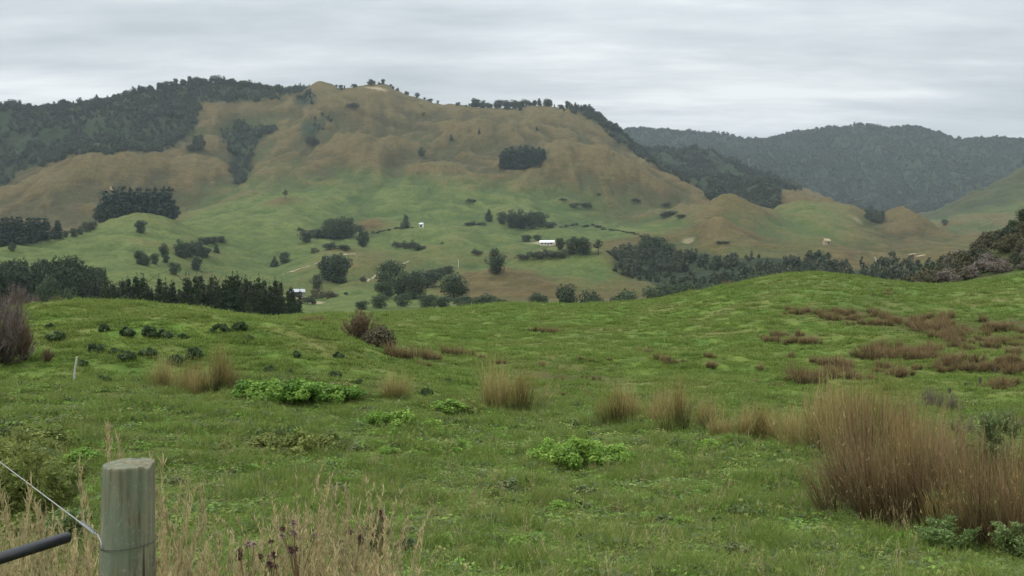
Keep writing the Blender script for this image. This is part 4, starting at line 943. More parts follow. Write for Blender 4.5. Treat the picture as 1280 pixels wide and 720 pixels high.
p = at(1033, 306, 650); building('yellow_hut', p, 4.6, 3.6, 3.0, 1.6, .25, 'small yellowish hut on the green mound at the right', 'hut', 'yellow', 'yellow', [('doorway', .4, 1.6, 0, 2.2)])
def post(name, p, h, r, mat, label, cat='post', lean=(0, 0), n=10):
    V, Fc = tube([(0, 0, -.4), (lean[0]*.5, lean[1]*.5, h*.5), (lean[0], lean[1], h-.02), (lean[0], lean[1], h)], [r, r, r*.96, r*.75], n)
    V2, L2, S2 = join([(V, Fc)]); o = link(name, np_mesh(name, V2, L2, S2, M[mat], None, False)); o.location = p
    return tag(o, label, cat)
p = at(573, 335, 480); post('marker_pole', p, 11/F*p.y, .28, 'palewood', 'pale upright pole on the bank above the dome shaped tree', 'pole')
p = at(1096, 330, 560); post('marker_pole', p, 9/F*p.y, .3, 'palewood', 'short pale leaning pole near the far end of the valley bush', 'pole', (-1.2, 0))
p = at(91, 479, 20, 60); post('fence_stake', p, 33/F*p.y, .027, 'palewood', 'thin pale stake leaning slightly at the foot of the near knoll', 'stake', (.12, 0))
for px, py, h in [(1244, 469, 9), (1207, 486, 8), (1225, 483, 11), (1187, 493, 8)]:
    p = at(px, py, 25, 90); post('field_post', p, h/F*p.y, .05, 'darkwood', 'short dark post among the rushes at the right', 'post')['group'] = 'dark posts among the rushes'
# cow: one skinned body
def cow(p, rz):
    me = bpy.data.meshes.new('cow')
    J = [(0, 0, 1.15), (.6, 0, 1.18), (-.65, 0, 1.2), (.95, 0, 1.25), (1.3, 0, 1.0), (1.55, 0, .72)]
    Rd = [.38, .34, .33, .2, .16, .10]; E = [(0, 1), (0, 2), (1, 3), (3, 4), (4, 5)]
    for x, i in ((.62, 1), (-.68, 2)):
        for y in (-.2, .2):
            b = len(J); J += [(x, y, .75), (x+.02, y, .4), (x, y, .04)]; Rd += [.13, .085, .07]; E += [(i, b), (b, b+1), (b+1, b+2)]
    b = len(J); J += [(-.98, 0, 1.15), (-1.02, 0, .6)]; Rd += [.05, .03]; E += [(2, b), (b, b+1)]
    for y in (-.16, .16): b = len(J); J += [(1.28, y, 1.12)]; Rd += [.04]; E += [(4, b)]
    me.from_pydata(J, E, []); o = link('cow', me); o.modifiers.new('skin', 'SKIN')
    for v, r in zip(me.skin_vertices[0].data, Rd): v.radius = (r, r)
    me.skin_vertices[0].data[0].use_root = True
    me.materials.append(M['cowhide']); s = o.modifiers.new('sub', 'SUBSURF'); s.levels = 1; s.render_levels = 1
    o.location = p; o.rotation_euler = (0, 0, rz); o.scale = (1.15,)*3; return tag(o, 'black cow grazing alone on the green slope below the hut', 'cow')
cow(at(553, 306, 560), 2.9)
def ribbon(name, pts, w_, label, lift=.12, rmin=300):
    P = [at(x, y, rmin) for x, y in pts]; P = np.array([tuple(q) for q in P]); t = np.linspace(0, 1, len(P)); tt = np.linspace(0, 1, 90)
    C = np.stack([np.interp(tt, t, P[:, i]) for i in range(2)], -1)
    kx = np.exp(-.5*(np.arange(-6, 7)/3.)**2); kx /= kx.sum()
    C = np.stack([np.convolve(np.pad(C[:, i], 6, mode='edge'), kx, 'valid') for i in range(2)], -1)
    d = unit(np.gradient(C, axis=0)); nrm = np.stack([-d[:, 1], d[:, 0]], -1)
    V = []
    for s_ in np.linspace(-1, 1, 5):
        q = C + nrm*w_*.5*s_; V.append(np.stack([q[:, 0], q[:, 1], ground_many(q[:, 0], q[:, 1]) + lift], -1))
    V = np.stack(V, 1); n = len(tt); ix = np.arange(n-1)[:, None]*5 + np.arange(4)[None]
    q = np.stack([ix, ix+1, ix+6, ix+5], -1).reshape(-1, 4)
    tag(link(name, np_mesh(name, V.reshape(-1, 3), q, np.full(len(q), 4), M['dirt'], None, True)), label, 'track', kind='structure')
ribbon('track', [(352, 343), (366, 340), (384, 334), (402, 326), (424, 320), (446, 317)], 1.6, 'pale dirt farm track climbing the green slope', rmin=430)
ribbon('path', [(459, 352), (468, 345), (478, 338), (490, 332), (512, 325)], 1.1, 'thin pale stock path on the brown bank', rmin=430)
# low hedges along old fence lines
def hedge(pts, n, hpx, lab, grp):
    P = [at(x, y, 600) for x, y in pts]; t = np.linspace(0, 1, len(P))
    for u_ in np.linspace(0, 1, n):
        x = np.interp(u_, t, [q.x for q in P]) + rng.uniform(-2, 2); y = np.interp(u_, t, [q.y for q in P]) + rng.uniform(-2, 2)
        z = float(ground_many(np.array([x]), np.array([y]))[0]); h = hpx/F*y*rng.uniform(.6, 1.3)
        plant('hedge_bush', 'bush', Vector((x, y, z)), h, lab, 'bush', grp, rng.uniform(1.3, 2.2))
hedge([(700, 284), (722, 282), (745, 282), (758, 287), (780, 290), (802, 295)], 26, 3.0, 'low dark bush in the thin line along the foot of the green slope', 'bushes in the thin line under the green slope')
hedge([(464, 291), (480, 289), (500, 286), (515, 284)], 12, 2.6, 'low dark bush in the short line leading to the conical tree', 'bushes in the line to the conical tree')

# ------------------------------------------------------------------ rushes, weeds and grass
def blades(name, base, az, lean, length, width, curve, tint, mat, segs=3, extra=None):
    n = len(base); ts = np.linspace(0, 1, segs+1); pos = base.copy(); rows = []; al = []
    wa = az + math.pi/2 + rng.normal(0, .9, n); wv = np.stack([np.cos(wa), np.sin(wa), np.zeros(n)], -1)
    for i, t in enumerate(ts):
        wd = width*(1-.96*t**1.7)
        rows.append(pos - wv*wd[:, None]*.5); rows.append(pos + wv*wd[:, None]*.5); al += [np.full(n, t)]*2
        a = lean + curve*(t+.5/segs); dl = length/segs
        pos = pos + np.stack([np.sin(a)*np.cos(az)*dl, np.sin(a)*np.sin(az)*dl, np.cos(a)*dl], -1)
    V = np.stack(rows, 1); m = 2*(segs+1); b = np.arange(n)[:, None]*m
    q = np.concatenate([np.stack([b[:, 0]+2*i, b[:, 0]+2*i+1, b[:, 0]+2*i+3, b[:, 0]+2*i+2], -1) for i in range(segs)])
    A = {'along': np.stack(al, 1).ravel(), 'tint': np.repeat(tint, m)}
    if name is None: return V.reshape(-1, 3), q, A
    return np_mesh(name, V.reshape(-1, 3), q, np.full(len(q), 4), M[mat], A)
def merge_blades(name, sets, mat):
    V = []; Q = []; A = {'along': [], 'tint': []}; o = 0
    for v, q, a in sets:
        V.append(v); Q.append(q+o); o += len(v)
        for k_ in A: A[k_].append(a[k_])
    Q = np.concatenate(Q); return np_mesh(name, np.concatenate(V), Q, np.full(len(Q), 4), M[mat], {k_: np.concatenate(v) for k_, v in A.items()})
def tussock(n, rad, lean, w_, mat, droop=.35, heads=True, seed=0):
    """a clump of stiff rush stems of uneven length; a few long ones stray out of it"""
    r_ = np.random.default_rng(seed)
    sub_ = r_.normal(0, rad*.62, (7, 2)); gi = r_.integers(0, 7, n)
    xy = sub_[gi] + r_.normal(0, rad*.22, (n, 2))
    base = np.stack([xy[:, 0], xy[:, 1], np.full(n, -.03)], -1); a0 = np.arctan2(xy[:, 1], xy[:, 0])
    az = a0 + r_.normal(0, .9, n); ln = np.abs(r_.normal(0, lean*.42, n)) + lean*.35*np.hypot(xy[:, 0], xy[:, 1])/rad
    stray = r_.random(n) < .16; ln = ln + stray*r_.uniform(.2, .9, n)
    gl = r_.uniform(.45, 1.05, 7)[gi]
    L = 1.22*gl*r_.uniform(.2, 1.0, n)**.5*(1-.25*np.clip(ln, 0, 1)); cv = r_.normal(.05, droop*.45, n)
    t = r_.random(n)
    sets = [blades(None, base, az, ln, L, np.full(n, w_)*r_.uniform(.6, 1.3, n), cv, t, mat, 4)]
    if heads:      # brown flower sprays a little below the tips
        m = n//4; i = r_.choice(n, m); a = ln[i]+cv[i]*.6; l = L[i]*r_.uniform(.72, .93, m)
        hb = base[i] + np.stack([np.sin(a)*np.cos(az[i])*l, np.sin(a)*np.sin(az[i])*l, np.cos(a)*l], -1)
        v, q, A = blades(None, hb, r_.uniform(0, 6.28, m), r_.uniform(.2, 1.2, m), r_.uniform(.02, .06, m), np.full(m, w_*1.5), r_.normal(0, .5, m), r_.uniform(.5, 1, m), mat, 2)
        A['along'] = .7+.3*A['along']; sets.append((v, q, A))
    return merge_blades('tussock', sets, mat)
RUSH = {'rush': [tussock(460, .26, .62, .0125, 'rush', .7, seed=s_) for s_ in range(4)],
        'tan': [tussock(340, .30, .66, .0135, 'rushtan', .9, seed=10+s_) for s_ in range(4)],
        'rust': [tussock(240, .42, .6, .030, 'rushrust', .5, seed=20+s_) for s_ in range(4)],
        'rustnear': [tussock(560, .30, .66, .0110, 'rushrust', .8, seed=30+s_) for s_ in range(3)]}
def rush(px, py, hpx, kind, label, group=None, wide=1., rmin=7, rmax=140, r=None):
    p = ground(px, r) if r else at(px, py, rmin, rmax); h = hpx/F*p.y
    o = link('rush_tussock', RUSH[kind][int(rng.integers(len(RUSH[kind])))]); o.location = (p.x, p.y, p.z-.01); o.rotation_euler = (rng.normal(0, .05), rng.normal(0, .05), rng.uniform(0, 6.28)); o.scale = (h*wide*rng.uniform(.92, 1.1), h*wide*rng.uniform(.92, 1.1), h)
    return tag(o, label, 'rush', group)
for px, py, hpx, kd, wd, lab in [
 (492, 498, 42, 'tan', 1.0, 'tan rush tussock standing alone left of the middle, behind the leafy weeds'), (505, 499, 34, 'tan', 1.0, 'shorter tan tussock touching the lone tan one from the right'),
 (612, 512, 62, 'tan', .95, 'pale tan tussock, left of the joined pair in the middle'), (628, 514, 52, 'tan', .9, 'tan tussock in the gap of the joined pair in the middle'), (657, 517, 62, 'rush', .95, 'brown green tussock, right of the joined pair in the middle'),
 (773, 531, 72, 'rush', .9, 'tall dark based tussock at the left end of the long rush row'), (790, 524, 52, 'tan', 1.0, 'pale tussock just right of the tall one starting the rush row'), (813, 531, 50, 'tan', 1.1, 'pale straw tussock between the two dark based ones'), (835, 528, 52, 'tan', .9, 'pale straw tussock behind the second dark based one'), (855, 540, 64, 'rush', .9, 'green based brown tussock right of the pale straw ones'), (876, 534, 50, 'tan', 1.0, 'straw tussock right of the green based brown one'),
 (900, 546, 44, 'tan', 1.2, 'low straw tussock in the right part of the rush row'), (922, 548, 48, 'tan', 1.1, 'ragged straw tussock in the right part of the rush row'), (944, 549, 44, 'rush', 1.2, 'low brown tussock near the right end of the rush row'), (966, 552, 48, 'tan', 1.2, 'low straw tussock joining the row to the big clump'), (985, 556, 56, 'tan', 1.1, 'straw tussock at the left foot of the big clump'),
 (270, 492, 68, 'rush', .75, 'tall dark tussock, right end of the group on the left'), (282, 488, 44, 'rustnear', .9, 'rusty tussock right behind the tall dark one on the left'), (248, 494, 42, 'tan', 1.1, 'low pale tussock in the middle of the group on the left'), (228, 490, 36, 'tan', 1.1, 'low pale tussock left of the middle in the group on the left'), (203, 486, 46, 'tan', .9, 'slim pale tussock at the left end of the group on the left'), (236, 484, 40, 'rush', .9, 'brown tussock behind the low pale ones on the left'),
 (1012, 560, 92, 'tan', .75, 'tall straw tussock at the left of the big clump'), (1030, 566, 84, 'tan', .85, 'wide straw tussock at the left front of the big clump'), (1050, 562, 110, 'tan', .7, 'tall pale tussock in the left middle of the big clump'), (1078, 560, 104, 'rush', .8, 'tall golden brown tussock in the middle of the big clump'), (1095, 566, 112, 'rush', .75, 'tallest dark centred tussock of the big clump'), (1112, 560, 84, 'rustnear', .8, 'reddish tussock right of the tallest one'), (1040, 548, 70, 'rustnear', .8, 'reddish tussock behind the straw ones of the big clump'),
 (1088, 634, 128, 'rustnear', .8, 'large purplish brown tussock leaning left at the right foreground'), (1115, 652, 150, 'rustnear', .7, 'largest purplish brown tussock at the right foreground'), (1140, 648, 140, 'rush', .72, 'brown tussock right of the largest purplish one'), (1165, 640, 118, 'rustnear', .75, 'purplish tussock beside the tall green thistles'), (1100, 610, 118, 'rustnear', .75, 'purplish tussock behind the largest one'), (1150, 600, 96, 'rustnear', .8, 'reddish brown tussock behind the green weeds'),
 (1212, 680, 120, 'rush', .8, 'brown tussock between the green thistles and the right edge'), (1247, 688, 134, 'rustnear', .75, 'dark brown tussock close to the right edge'), (1276, 690, 150, 'rush', .72, 'tall brown tussock cut by the right edge'), (1262, 640, 110, 'rustnear', .8, 'rusty tussock behind the one cut by the right edge'),
 (1072, 648, 92, 'rustnear', .9, 'short dark purplish tussock at the left foot of the largest one'), (1132, 660, 124, 'rustnear', .8, 'dark purplish tussock in front of the brown one'), (1182, 664, 128, 'rustnear', .8, 'dark reddish tussock filling the gap before the right hand rushes'), (1200, 640, 116, 'rush', .8, 'golden brown tussock behind the reddish gap filler'), (1232, 650, 128, 'rustnear', .85, 'dark reddish tussock behind the right hand rushes'), (1258, 694, 130, 'rustnear', .8, 'dark tussock low at the right edge'),
 (742, 590, 12, 'tan', 1., 'tiny tan tuft in front of the ferny weeds')]:
    rush(px, py, hpx*(rng.uniform(1.12, 1.25) if kd == 'rush' else rng.uniform(1.05, 1.25)), kd, lab, None, wd*(.82 if px > 1000 else .7))
# rusty rushes over the right slope: patches (x0, x1, y0, y1, how many, height in px, where)
PATCH = [
 (975, 1030, 386, 394, 9, 7, 'in the upper thin band near the crest'), (1030, 1105, 390, 402, 14, 8, 'in the upper thin band near the crest'), (1060, 1120, 398, 408, 12, 9, 'in the long band across the right slope'), (1112, 1190, 396, 412, 18, 10, 'in the long band across the right slope'), (1150, 1235, 408, 424, 16, 11, 'in the long band across the right slope'), (1232, 1285, 400, 418, 12, 11, 'at the right edge of the long band'), (1190, 1290, 424, 442, 16, 11, 'in the lower right of the slope'),
 (1074, 1168, 436, 452, 20, 14, 'in the wide patch above the big clump'), (1160, 1236, 448, 466, 14, 12, 'in the patch near the dark posts'), (1235, 1290, 452, 470, 12, 12, 'at the right edge above the dark posts'), (958, 1026, 419, 430, 12, 9, 'in the small patch on the middle slope'), (1010, 1060, 452, 462, 6, 12, 'just above the big clump'), (994, 1026, 468, 484, 7, 15, 'at the left shoulder of the big clump'), (1028, 1140, 460, 476, 14, 14, 'behind the big clump'),
 (1090, 1118, 362, 370, 6, 5, 'just below the crest'), (905, 915, 352, 358, 4, 5, 'on the rising crest'), (1240, 1285, 476, 490, 6, 12, 'by the dark posts at the right edge')]
for x0, x1, y0, y1, n, h, where in PATCH:
    for i in range(n):
        px, py = rng.uniform(x0, x1), rng.uniform(y0, y1)
        rush(px, py, h*rng.uniform(.8, 1.7), 'rust', 'small rusty brown rush tuft ' + where, 'rusty rush tufts ' + where, rng.uniform(.8, 1.3), 20)
for px, py, h, wd, lab in [(989, 447, 12, 1., 'small rusty tuft alone left of the wide patch'), (1018, 453, 13, 1., 'dark rusty tuft alone, nearest the wide patch'), (978, 470, 7, 1., 'tiny rusty tuft left of the big clump'), (972, 484, 9, 1., 'small dark rusty tuft low on the left of the big clump'), (1145, 462, 12, 1., 'rusty tuft alone under the wide patch'), (955, 424, 7, 1., 'little rusty tuft left of the small patch'), (668, 414, 11, 1.2, 'rusty tuft at the left end of the lone clump under the crest'), (680, 416, 12, 1.1, 'rusty tuft in the left middle of the lone clump under the crest'), (690, 417, 12, 1.1, 'rusty tuft in the right middle of the lone clump under the crest'), (699, 416, 10, 1.1, 'rusty tuft at the right end of the lone clump under the crest'),
 (800, 441, 10, 1.1, 'rusty tuft at the upper left end of the slanting line'), (810, 442, 10, 1., 'second rusty tuft of the slanting line'), (822, 449, 13, 1., 'taller rusty tuft in the middle of the slanting line'), (832, 452, 12, 1., 'rusty tuft just right of the middle of the slanting line'), (840, 456, 13, 1.1, 'rusty tuft in the lower part of the slanting line'), (854, 453, 8, 1., 'rusty tuft at the right end of the slanting line'), (882, 446, 9, 1., 'upper rusty tuft of the pair right of the slanting line'), (889, 447, 10, 1., 'right rusty tuft of the pair right of the slanting line'), (893, 460, 13, 1.2, 'wide pale rusty tuft below the pair'), (887, 459, 12, 1., 'dark rusty tuft below the pair'), (868, 443, 6, 1., 'faint little tuft near the pair'),
 (726, 450, 9, 1., 'dark tuft at the left of the flat group left of the slanting line'), (738, 452, 8, 1.2, 'pale tuft in the flat group left of the slanting line'), (762, 451, 7, 1., 'low tuft at the right of the flat group'), (869, 402, 5, 1.3, 'tiny rusty tuft under the rising crest'), (881, 378, 5, 1.1, 'speck of a tuft on the rising crest'), (951, 421, 6, 1.3, 'faint tuft beside the small patch'), (948, 462, 12, 1., 'brown tuft right of the wide pale one'), (945, 478, 6, 1.3, 'flat brown tuft below the others'), (765, 386, 4, 1.6, 'flat brown tuft on the middle of the crest'), (589, 394, 5, 1.2, 'tiny brown tuft under the crest left of the middle'),
 (676, 458, 10, 1., 'dark tuft behind the joined pair of tan tussocks'), (704, 467, 8, 1.5, 'flat pale tuft right of the joined tan pair'), (698, 476, 8, 1.4, 'flat brown tuft right of the joined tan pair'), (730, 473, 7, 1., 'small dark tuft above the tall dark based tussock'), (745, 475, 9, 1., 'rusty tuft above the tall dark based tussock'), (741, 497, 14, 1.1, 'rusty tuft just left of the tall dark based tussock'), (705, 494, 8, 1., 'tiny tuft in the grass left of the rush row'),
 (490, 445, 24, 1.2, 'rusty clump touching the dark bush from the right'), (505, 450, 24, 1.2, 'rusty clump in the middle of the three beside the dark bush'), (522, 450, 25, 1.2, 'rusty clump right of the middle beside the dark bush'), (536, 449, 20, 1.1, 'rusty clump at the right end beside the dark bush'), (528, 458, 12, 1.2, 'low pale clump below the rusty ones'), (563, 444, 18, 1.1, 'rusty clump of the separate pair, left one'), (580, 446, 18, 1.2, 'rusty clump of the separate pair, right one'), (603, 450, 12, 1.1, 'small rusty clump beyond the separate pair'), (625, 455, 10, 1.1, 'small rusty clump above the joined tan pair'),
 (382, 402, 12, 1.4, 'pale rusty clump behind the knoll, left one'), (398, 403, 13, 1.4, 'pale rusty clump behind the knoll, right one')]:
    rush(px, py, h, 'rust', lab, None, wd, 20)

# leafy weeds
def leafy(n, size, mat, seed, w_=.8, blobs_=14, fold=.3, aspect=1.5):
    r_ = np.random.default_rng(seed); return crown_blobs(r_, bl_shrub(r_, w_, blobs_), n, size, M[mat], 'leafy_weed', fold=fold, aspect=aspect, shell=.35)
def stalky(seed, mat, n=9):
    """upright leafy stalks (thistles, docks): branching stems with narrow leaves up their length"""
    r_ = np.random.default_rng(seed); P = []; Nn = []; S = []; tint = []; st = []
    def shoot(b, tip, m, w0):
        mid = (b+tip)/2 + r_.normal(0, .02, 3); st.append(tube([b, mid, tip], [w0, w0*.75, w0*.4], 5))
        for q in range(m):
            t = r_.uniform(.05, 1.); aa = r_.uniform(0, 6.28); l = (.075*(1-t)+.03)*r_.uniform(.5, 1.3); base_ = (b*(1-t)+mid*t)*(1-t) + (mid*(1-t)+tip*t)*t
            d = np.array([math.cos(aa), math.sin(aa), r_.uniform(-.2, .9)]); P.append(base_ + d*l*r_.uniform(.4, 1.3)); Nn.append(np.cross(d, r_.normal(0, 1, 3))); S.append(l); tint.append(r_.normal(.5, .22))
    for i in range(n):
        a = r_.uniform(0, 6.28); r0 = r_.uniform(0, .2); h = r_.uniform(.4, 1.)*(1 if i else 1.02); ln = r_.uniform(.05, .38)
        b = np.array([r0*math.cos(a), r0*math.sin(a), 0]); tip = b + np.array([math.cos(a)*ln, math.sin(a)*ln, h])
        shoot(b, tip, int(280*h), .008)
        for q in range(5):
            t = r_.uniform(.3, .9); aa = r_.uniform(0, 6.28); l = r_.uniform(.10, .26); p0 = b+(tip-b)*t
            shoot(p0, p0 + np.array([math.cos(aa)*l*.8, math.sin(aa)*l*.8, l*r_.uniform(.3, .9)]), 100, .004)
    S = np.array(S); P = np.array(P); P[:, 2] = np.maximum(P[:, 2], .01)
    lm = leaf_mesh('leaves', P, unit(np.array(Nn)), S*.36, M[mat], np.array(tint), 2.4, .3, r_)
    V, L, Sz = join(st); sm = np_mesh('stem', V, L, Sz, M['stem'], None, True)
    return lm, sm
M['stem'] = plain_mat('weed_stem', (.10, .13, .05), .7, .2)
WEED = {'weed': [leafy(2600, .085, 'weed', s_, .8) for s_ in range(3)], 'yweed': [leafy(2400, .075, 'yweed', 5+s_, .85) for s_ in range(3)], 'darkweed': [leafy(900, .11, 'darkweed', 9+s_, .85, 10, .3, 2.4) for s_ in range(3)], 'fern': [leafy(3200, .06, 'weed', 15+s_, .9, 18, .3, 2.2) for s_ in range(2)], 'thistlemat': [leafy(1200, .14, 'thistle', 19+s_, .9) for s_ in range(2)],
        'deadshrub': [leafy(1800, .07, 'greyscrub', 25, .7), leafy(1800, .07, 'rust', 26, .7)], 'rustshrub': [leafy(2600, .06, 'rust', 27, .62, 20)], 'brownshrub': [leafy(2600, .07, 'scrub', 28, .62, 20)], 'twigs': [leafy(3000, .055, 'greyscrub', 29, .6, 22)]}
def twiggy(seed, mat, n=70, per=26, w_=.5, tw=.010):
    """a bare bush: stems fanning from the base, fine twigs along them"""
    r_ = np.random.default_rng(seed); a = r_.uniform(0, 6.28, n); rr = .12*np.sqrt(r_.random(n))
    base = np.stack([rr*np.cos(a), rr*np.sin(a), np.full(n, -.03)], -1); ln = np.abs(r_.normal(0, w_, n)); L = r_.uniform(.6, 1., n)*(1-.15*ln)
    sets = [blades(None, base, a, ln, L, np.full(n, .016), r_.normal(0, .15, n), r_.random(n), mat, 4)]
    i = np.repeat(np.arange(n), per); m = len(i); u_ = r_.uniform(.25, 1., m); l = L[i]*u_
    hb = base[i] + np.stack([np.sin(ln[i])*np.cos(a[i])*l, np.sin(ln[i])*np.sin(a[i])*l, np.cos(ln[i])*l], -1)
    v, q, A = blades(None, hb, r_.uniform(0, 6.28, m), r_.uniform(.1, 1.3, m), r_.uniform(.05, .17, m), np.full(m, tw), r_.normal(0, .5, m), r_.random(m), mat, 2)
    A['along'] = .3+.7*A['along']; sets.append((v, q, A)); return merge_blades('twiggy_bush', sets, mat)
WEED['twigs'] = [twiggy(61, 'twig', 90, 40, .5), twiggy(62, 'twig', 90, 40, .55)]; WEED['rustshrub'] = [twiggy(63, 'rusttwig', 90, 44, .45, .012)]
WEED['deadshrub'] = [twiggy(64, 'twig', 60, 24, .75), twiggy(65, 'rusttwig', 60, 24, .75)]; WEED['olivebush'] = [leafy(2600, .07, 'scrub', 28, .55, 20)]; WEED['brownshrub'] = [twiggy(66, 'olivetwig', 110, 60, .5, .022)]
def weed(px, py, hpx, kind, label, wide=1., name='leafy_weed', cat='weed', group=None, rmin=5, rmax=150):
    p = at(px, py, rmin, rmax); h = hpx/F*p.y; v = WEED[kind]
    o = link(name, v[int(rng.integers(len(v)))]); o.location = (p.x, p.y, p.z-.02*h); o.rotation_euler = (0, 0, rng.uniform(0, 6.28)); o.scale = (h*wide, h*wide, h)
    return tag(o, label, cat, group)
for e in [(312, 500, 30, 'weed', 'bright green leafy weeds at the left end of the long bright patch', 1.1), (345, 505, 38, 'weed', 'bright green leafy weeds left of the middle in the long bright patch', 1.0), (378, 506, 38, 'weed', 'bright green leafy weeds in the middle of the long bright patch', 1.0), (408, 503, 32, 'weed', 'bright green leafy weeds right of the middle in the long bright patch', 1.1), (436, 499, 22, 'weed', 'low bright weeds at the right end of the long bright patch', 1.3),
 (335, 562, 24, 'yweed', 'yellow green weeds, left part of the pale patch', 1.3), (368, 568, 38, 'yweed', 'yellow green weeds, tallest middle part of the pale patch', 1.1), (402, 564, 30, 'yweed', 'yellow green weeds, right part of the pale patch', 1.2),
 (476, 532, 24, 'weed', 'small bright leafy weeds at the left of the dark bottomed clump', 1.1), (502, 538, 32, 'weed', 'dark bottomed bright leafy weed clump in the middle', 1.0), (538, 542, 22, 'weed', 'sprawling bright weeds right of the dark bottomed clump', 1.2), (560, 516, 20, 'weed', 'pale bright weeds left of the joined tan tussocks', 1.6), (585, 512, 16, 'yweed', 'low pale weeds at the foot of the joined tan tussocks', 1.6),
 (690, 576, 34, 'fern', 'ferny green clump, left part, in the middle foreground', 1.0), (722, 582, 46, 'fern', 'large ferny green clump in the middle foreground', 1.0), (764, 580, 30, 'fern', 'ferny green clump, right part, in the middle foreground', 1.3),
 (640, 616, 20, 'thistlemat', 'grey green thistle rosette in front of the ferny clump', 1.3), (700, 640, 18, 'weed', 'little bright weed left of the lower middle', 1.2), (770, 642, 16, 'yweed', 'little yellowish weed in the lower middle', 1.3), (655, 690, 24, 'weed', 'bright low weeds near the bottom, left of the middle', 1.3), (590, 700, 22, 'yweed', 'yellowish low weeds at the bottom by the dry stalks', 1.3), (830, 655, 14, 'thistlemat', 'dull low weed in the lower right of the middle', 1.4), (915, 698, 22, 'thistlemat', 'dull grey green weed near the bottom right of the middle', 1.4),
 (510, 692, 22, 'darkweed', 'dark low weed behind the tall dry stalks', 1.), (890, 560, 14, 'weed', 'small bright weed in front of the rush row', 1.5),
 (22, 556, 30, 'darkweed', 'dark leafy weed at the left edge', 1.2), (60, 560, 34, 'yweed', 'yellow green weed beside the dark leafy one at the left', 1.2), (105, 582, 26, 'weed', 'green weed behind the fence post top', 1.3), (40, 590, 40, 'thistlemat', 'dull weed at the left above the wire', 1.0), (80, 535, 18, 'thistlemat', 'low dull weed in the left grass', 1.6),
 (30, 676, 40, 'yweed', 'yellow green tangle of weeds at the left edge behind the wire', 1.2), (-8, 640, 44, 'thistlemat', 'dull weeds cut by the left edge above the pipe', 1.2)]:
    weed(*e)
for i, (px, py, h) in enumerate([(72, 427, 16), (132, 414, 12), (160, 421, 16), (187, 422, 19), (206, 425, 17), (228, 424, 10), (120, 442, 16), (146, 444, 12), (161, 452, 17), (184, 446, 14), (104, 458, 11), (222, 456, 16), (246, 449, 19), (275, 416, 15), (297, 414, 15), (130, 478, 12), (372, 447, 11), (424, 449, 12), (419, 475, 15), (336, 467, 13), (362, 468, 9), (534, 497, 15), (448, 480, 8), (560, 478, 7), (310, 425, 8), (62, 410, 8)]):
    weed(px, py, h, 'darkweed', 'dark green thistle clump dotted over the near knoll', rng.uniform(.75, 1.1), 'thistle_clump', 'thistle', 'dark thistle clumps on the knoll', 15)
for e in [(450, 428, 44, 'rustshrub', 'leafless rusty brown bush left of the dark one beyond the knoll', 1.15), (473, 436, 42, 'olivebush', 'dark olive bush touching the rusty leafless one', .85),
 (6, 455, 84, 'twigs', 'pinkish grey twiggy bush at the left edge of the knoll', .65), (-22, 455, 100, 'twigs', 'tall grey twiggy bush mostly outside the left edge', .7), (28, 450, 56, 'rustshrub', 'orange brown dead bush beside the grey twiggy one', .55), (18, 420, 52, 'twigs', 'grey twiggy bush behind the orange brown one', .7), (60, 452, 18, 'rustshrub', 'small orange dead tuft at the foot of the knoll', .9),
 (1165, 512, 34, 'deadshrub', 'dark grey brown dead shrub right of the big clump', 1.0), (1190, 516, 30, 'deadshrub', 'second grey brown dead shrub right of the big clump', 1.0), (1212, 548, 30, 'deadshrub', 'reddish dead shrub between the thistles', .8), (1268, 540, 32, 'deadshrub', 'grey dead shrub at the right edge', 1.1)]:
    weed(*e[:6], name='dead_bush' if e[3] != 'olivebush' else 'olive_bush', cat='bush', rmin=8)
for px, r_, top, w_, lab in [(40, 62, 366, .9, 'grey twiggy bush peeping over the left end of the knoll'), (72, 66, 367, .6, 'small green bush peeping over the left end of the knoll'), (22, 58, 352, .8, 'taller grey twiggy bush behind the left end of the knoll')]:
    p = ground(px, r_); h = (360-top)/F*p.y + EYE - p.z
    v = WEED['twigs' if 'grey' in lab else 'brownshrub'][0]; o = link('twiggy_bush', v); o.location = p; o.scale = (h*w_, h*w_, h); tag(o, lab, 'bush')
STK = [stalky(40+s_, 'thistle') for s_ in range(3)]; STK2 = [stalky(50+s_, 'fernweed', 12) for s_ in range(2)]; STK3 = [stalky(55+s_, 'yweed', 14) for s_ in range(2)]
for px, py, h, wd, src, lab in [(1230, 640, 132, .55, STK, 'tall pale green thistle with bare tops by the right edge'), (1198, 664, 64, 1.1, STK2, 'leafy green weed at the foot of the purplish rushes'), (1226, 676, 60, 1.2, STK2, 'leafy green weed in the gap between the brown rushes'), (1258, 620, 100, .6, STK, 'slim thistle behind the brown rushes at the right'), (1276, 702, 56, 1.3, STK2, 'dark leafy weed in the bottom right corner'), (1205, 600, 70, .7, STK, 'thistle between the reddish shrub and the rushes'), (1180, 690, 44, 1.5, STK2, 'low leafy weed in front of the purplish rushes'),
     (44, 668, 120, .9, STK3, 'tall dull weed stalks left of the fence post'), (14, 650, 104, 1., STK3, 'tall yellowing weed stalks at the left edge'), (70, 640, 60, 1.1, STK, 'pale leafy weed stalks just above the pipe end'), (10, 600, 70, 1., STK3, 'dull stalks at the left edge above the wire'), (75, 690, 60, 1.2, STK2, 'green weed right under the black pipe end'), (462, 700, 60, .9, STK, 'yellowing dock among the dry stalks')]:
    p = at(px, py, 4.0, 60); hh = h/F*p.y; lm, sm = src[int(rng.integers(len(src)))]
    o = tag(empty('tall_weed', p, rng.uniform(0, 6.28), (hh*wd, hh*wd, hh)), lab, 'weed'); link('leaves', lm, o); link('stem', sm, o)

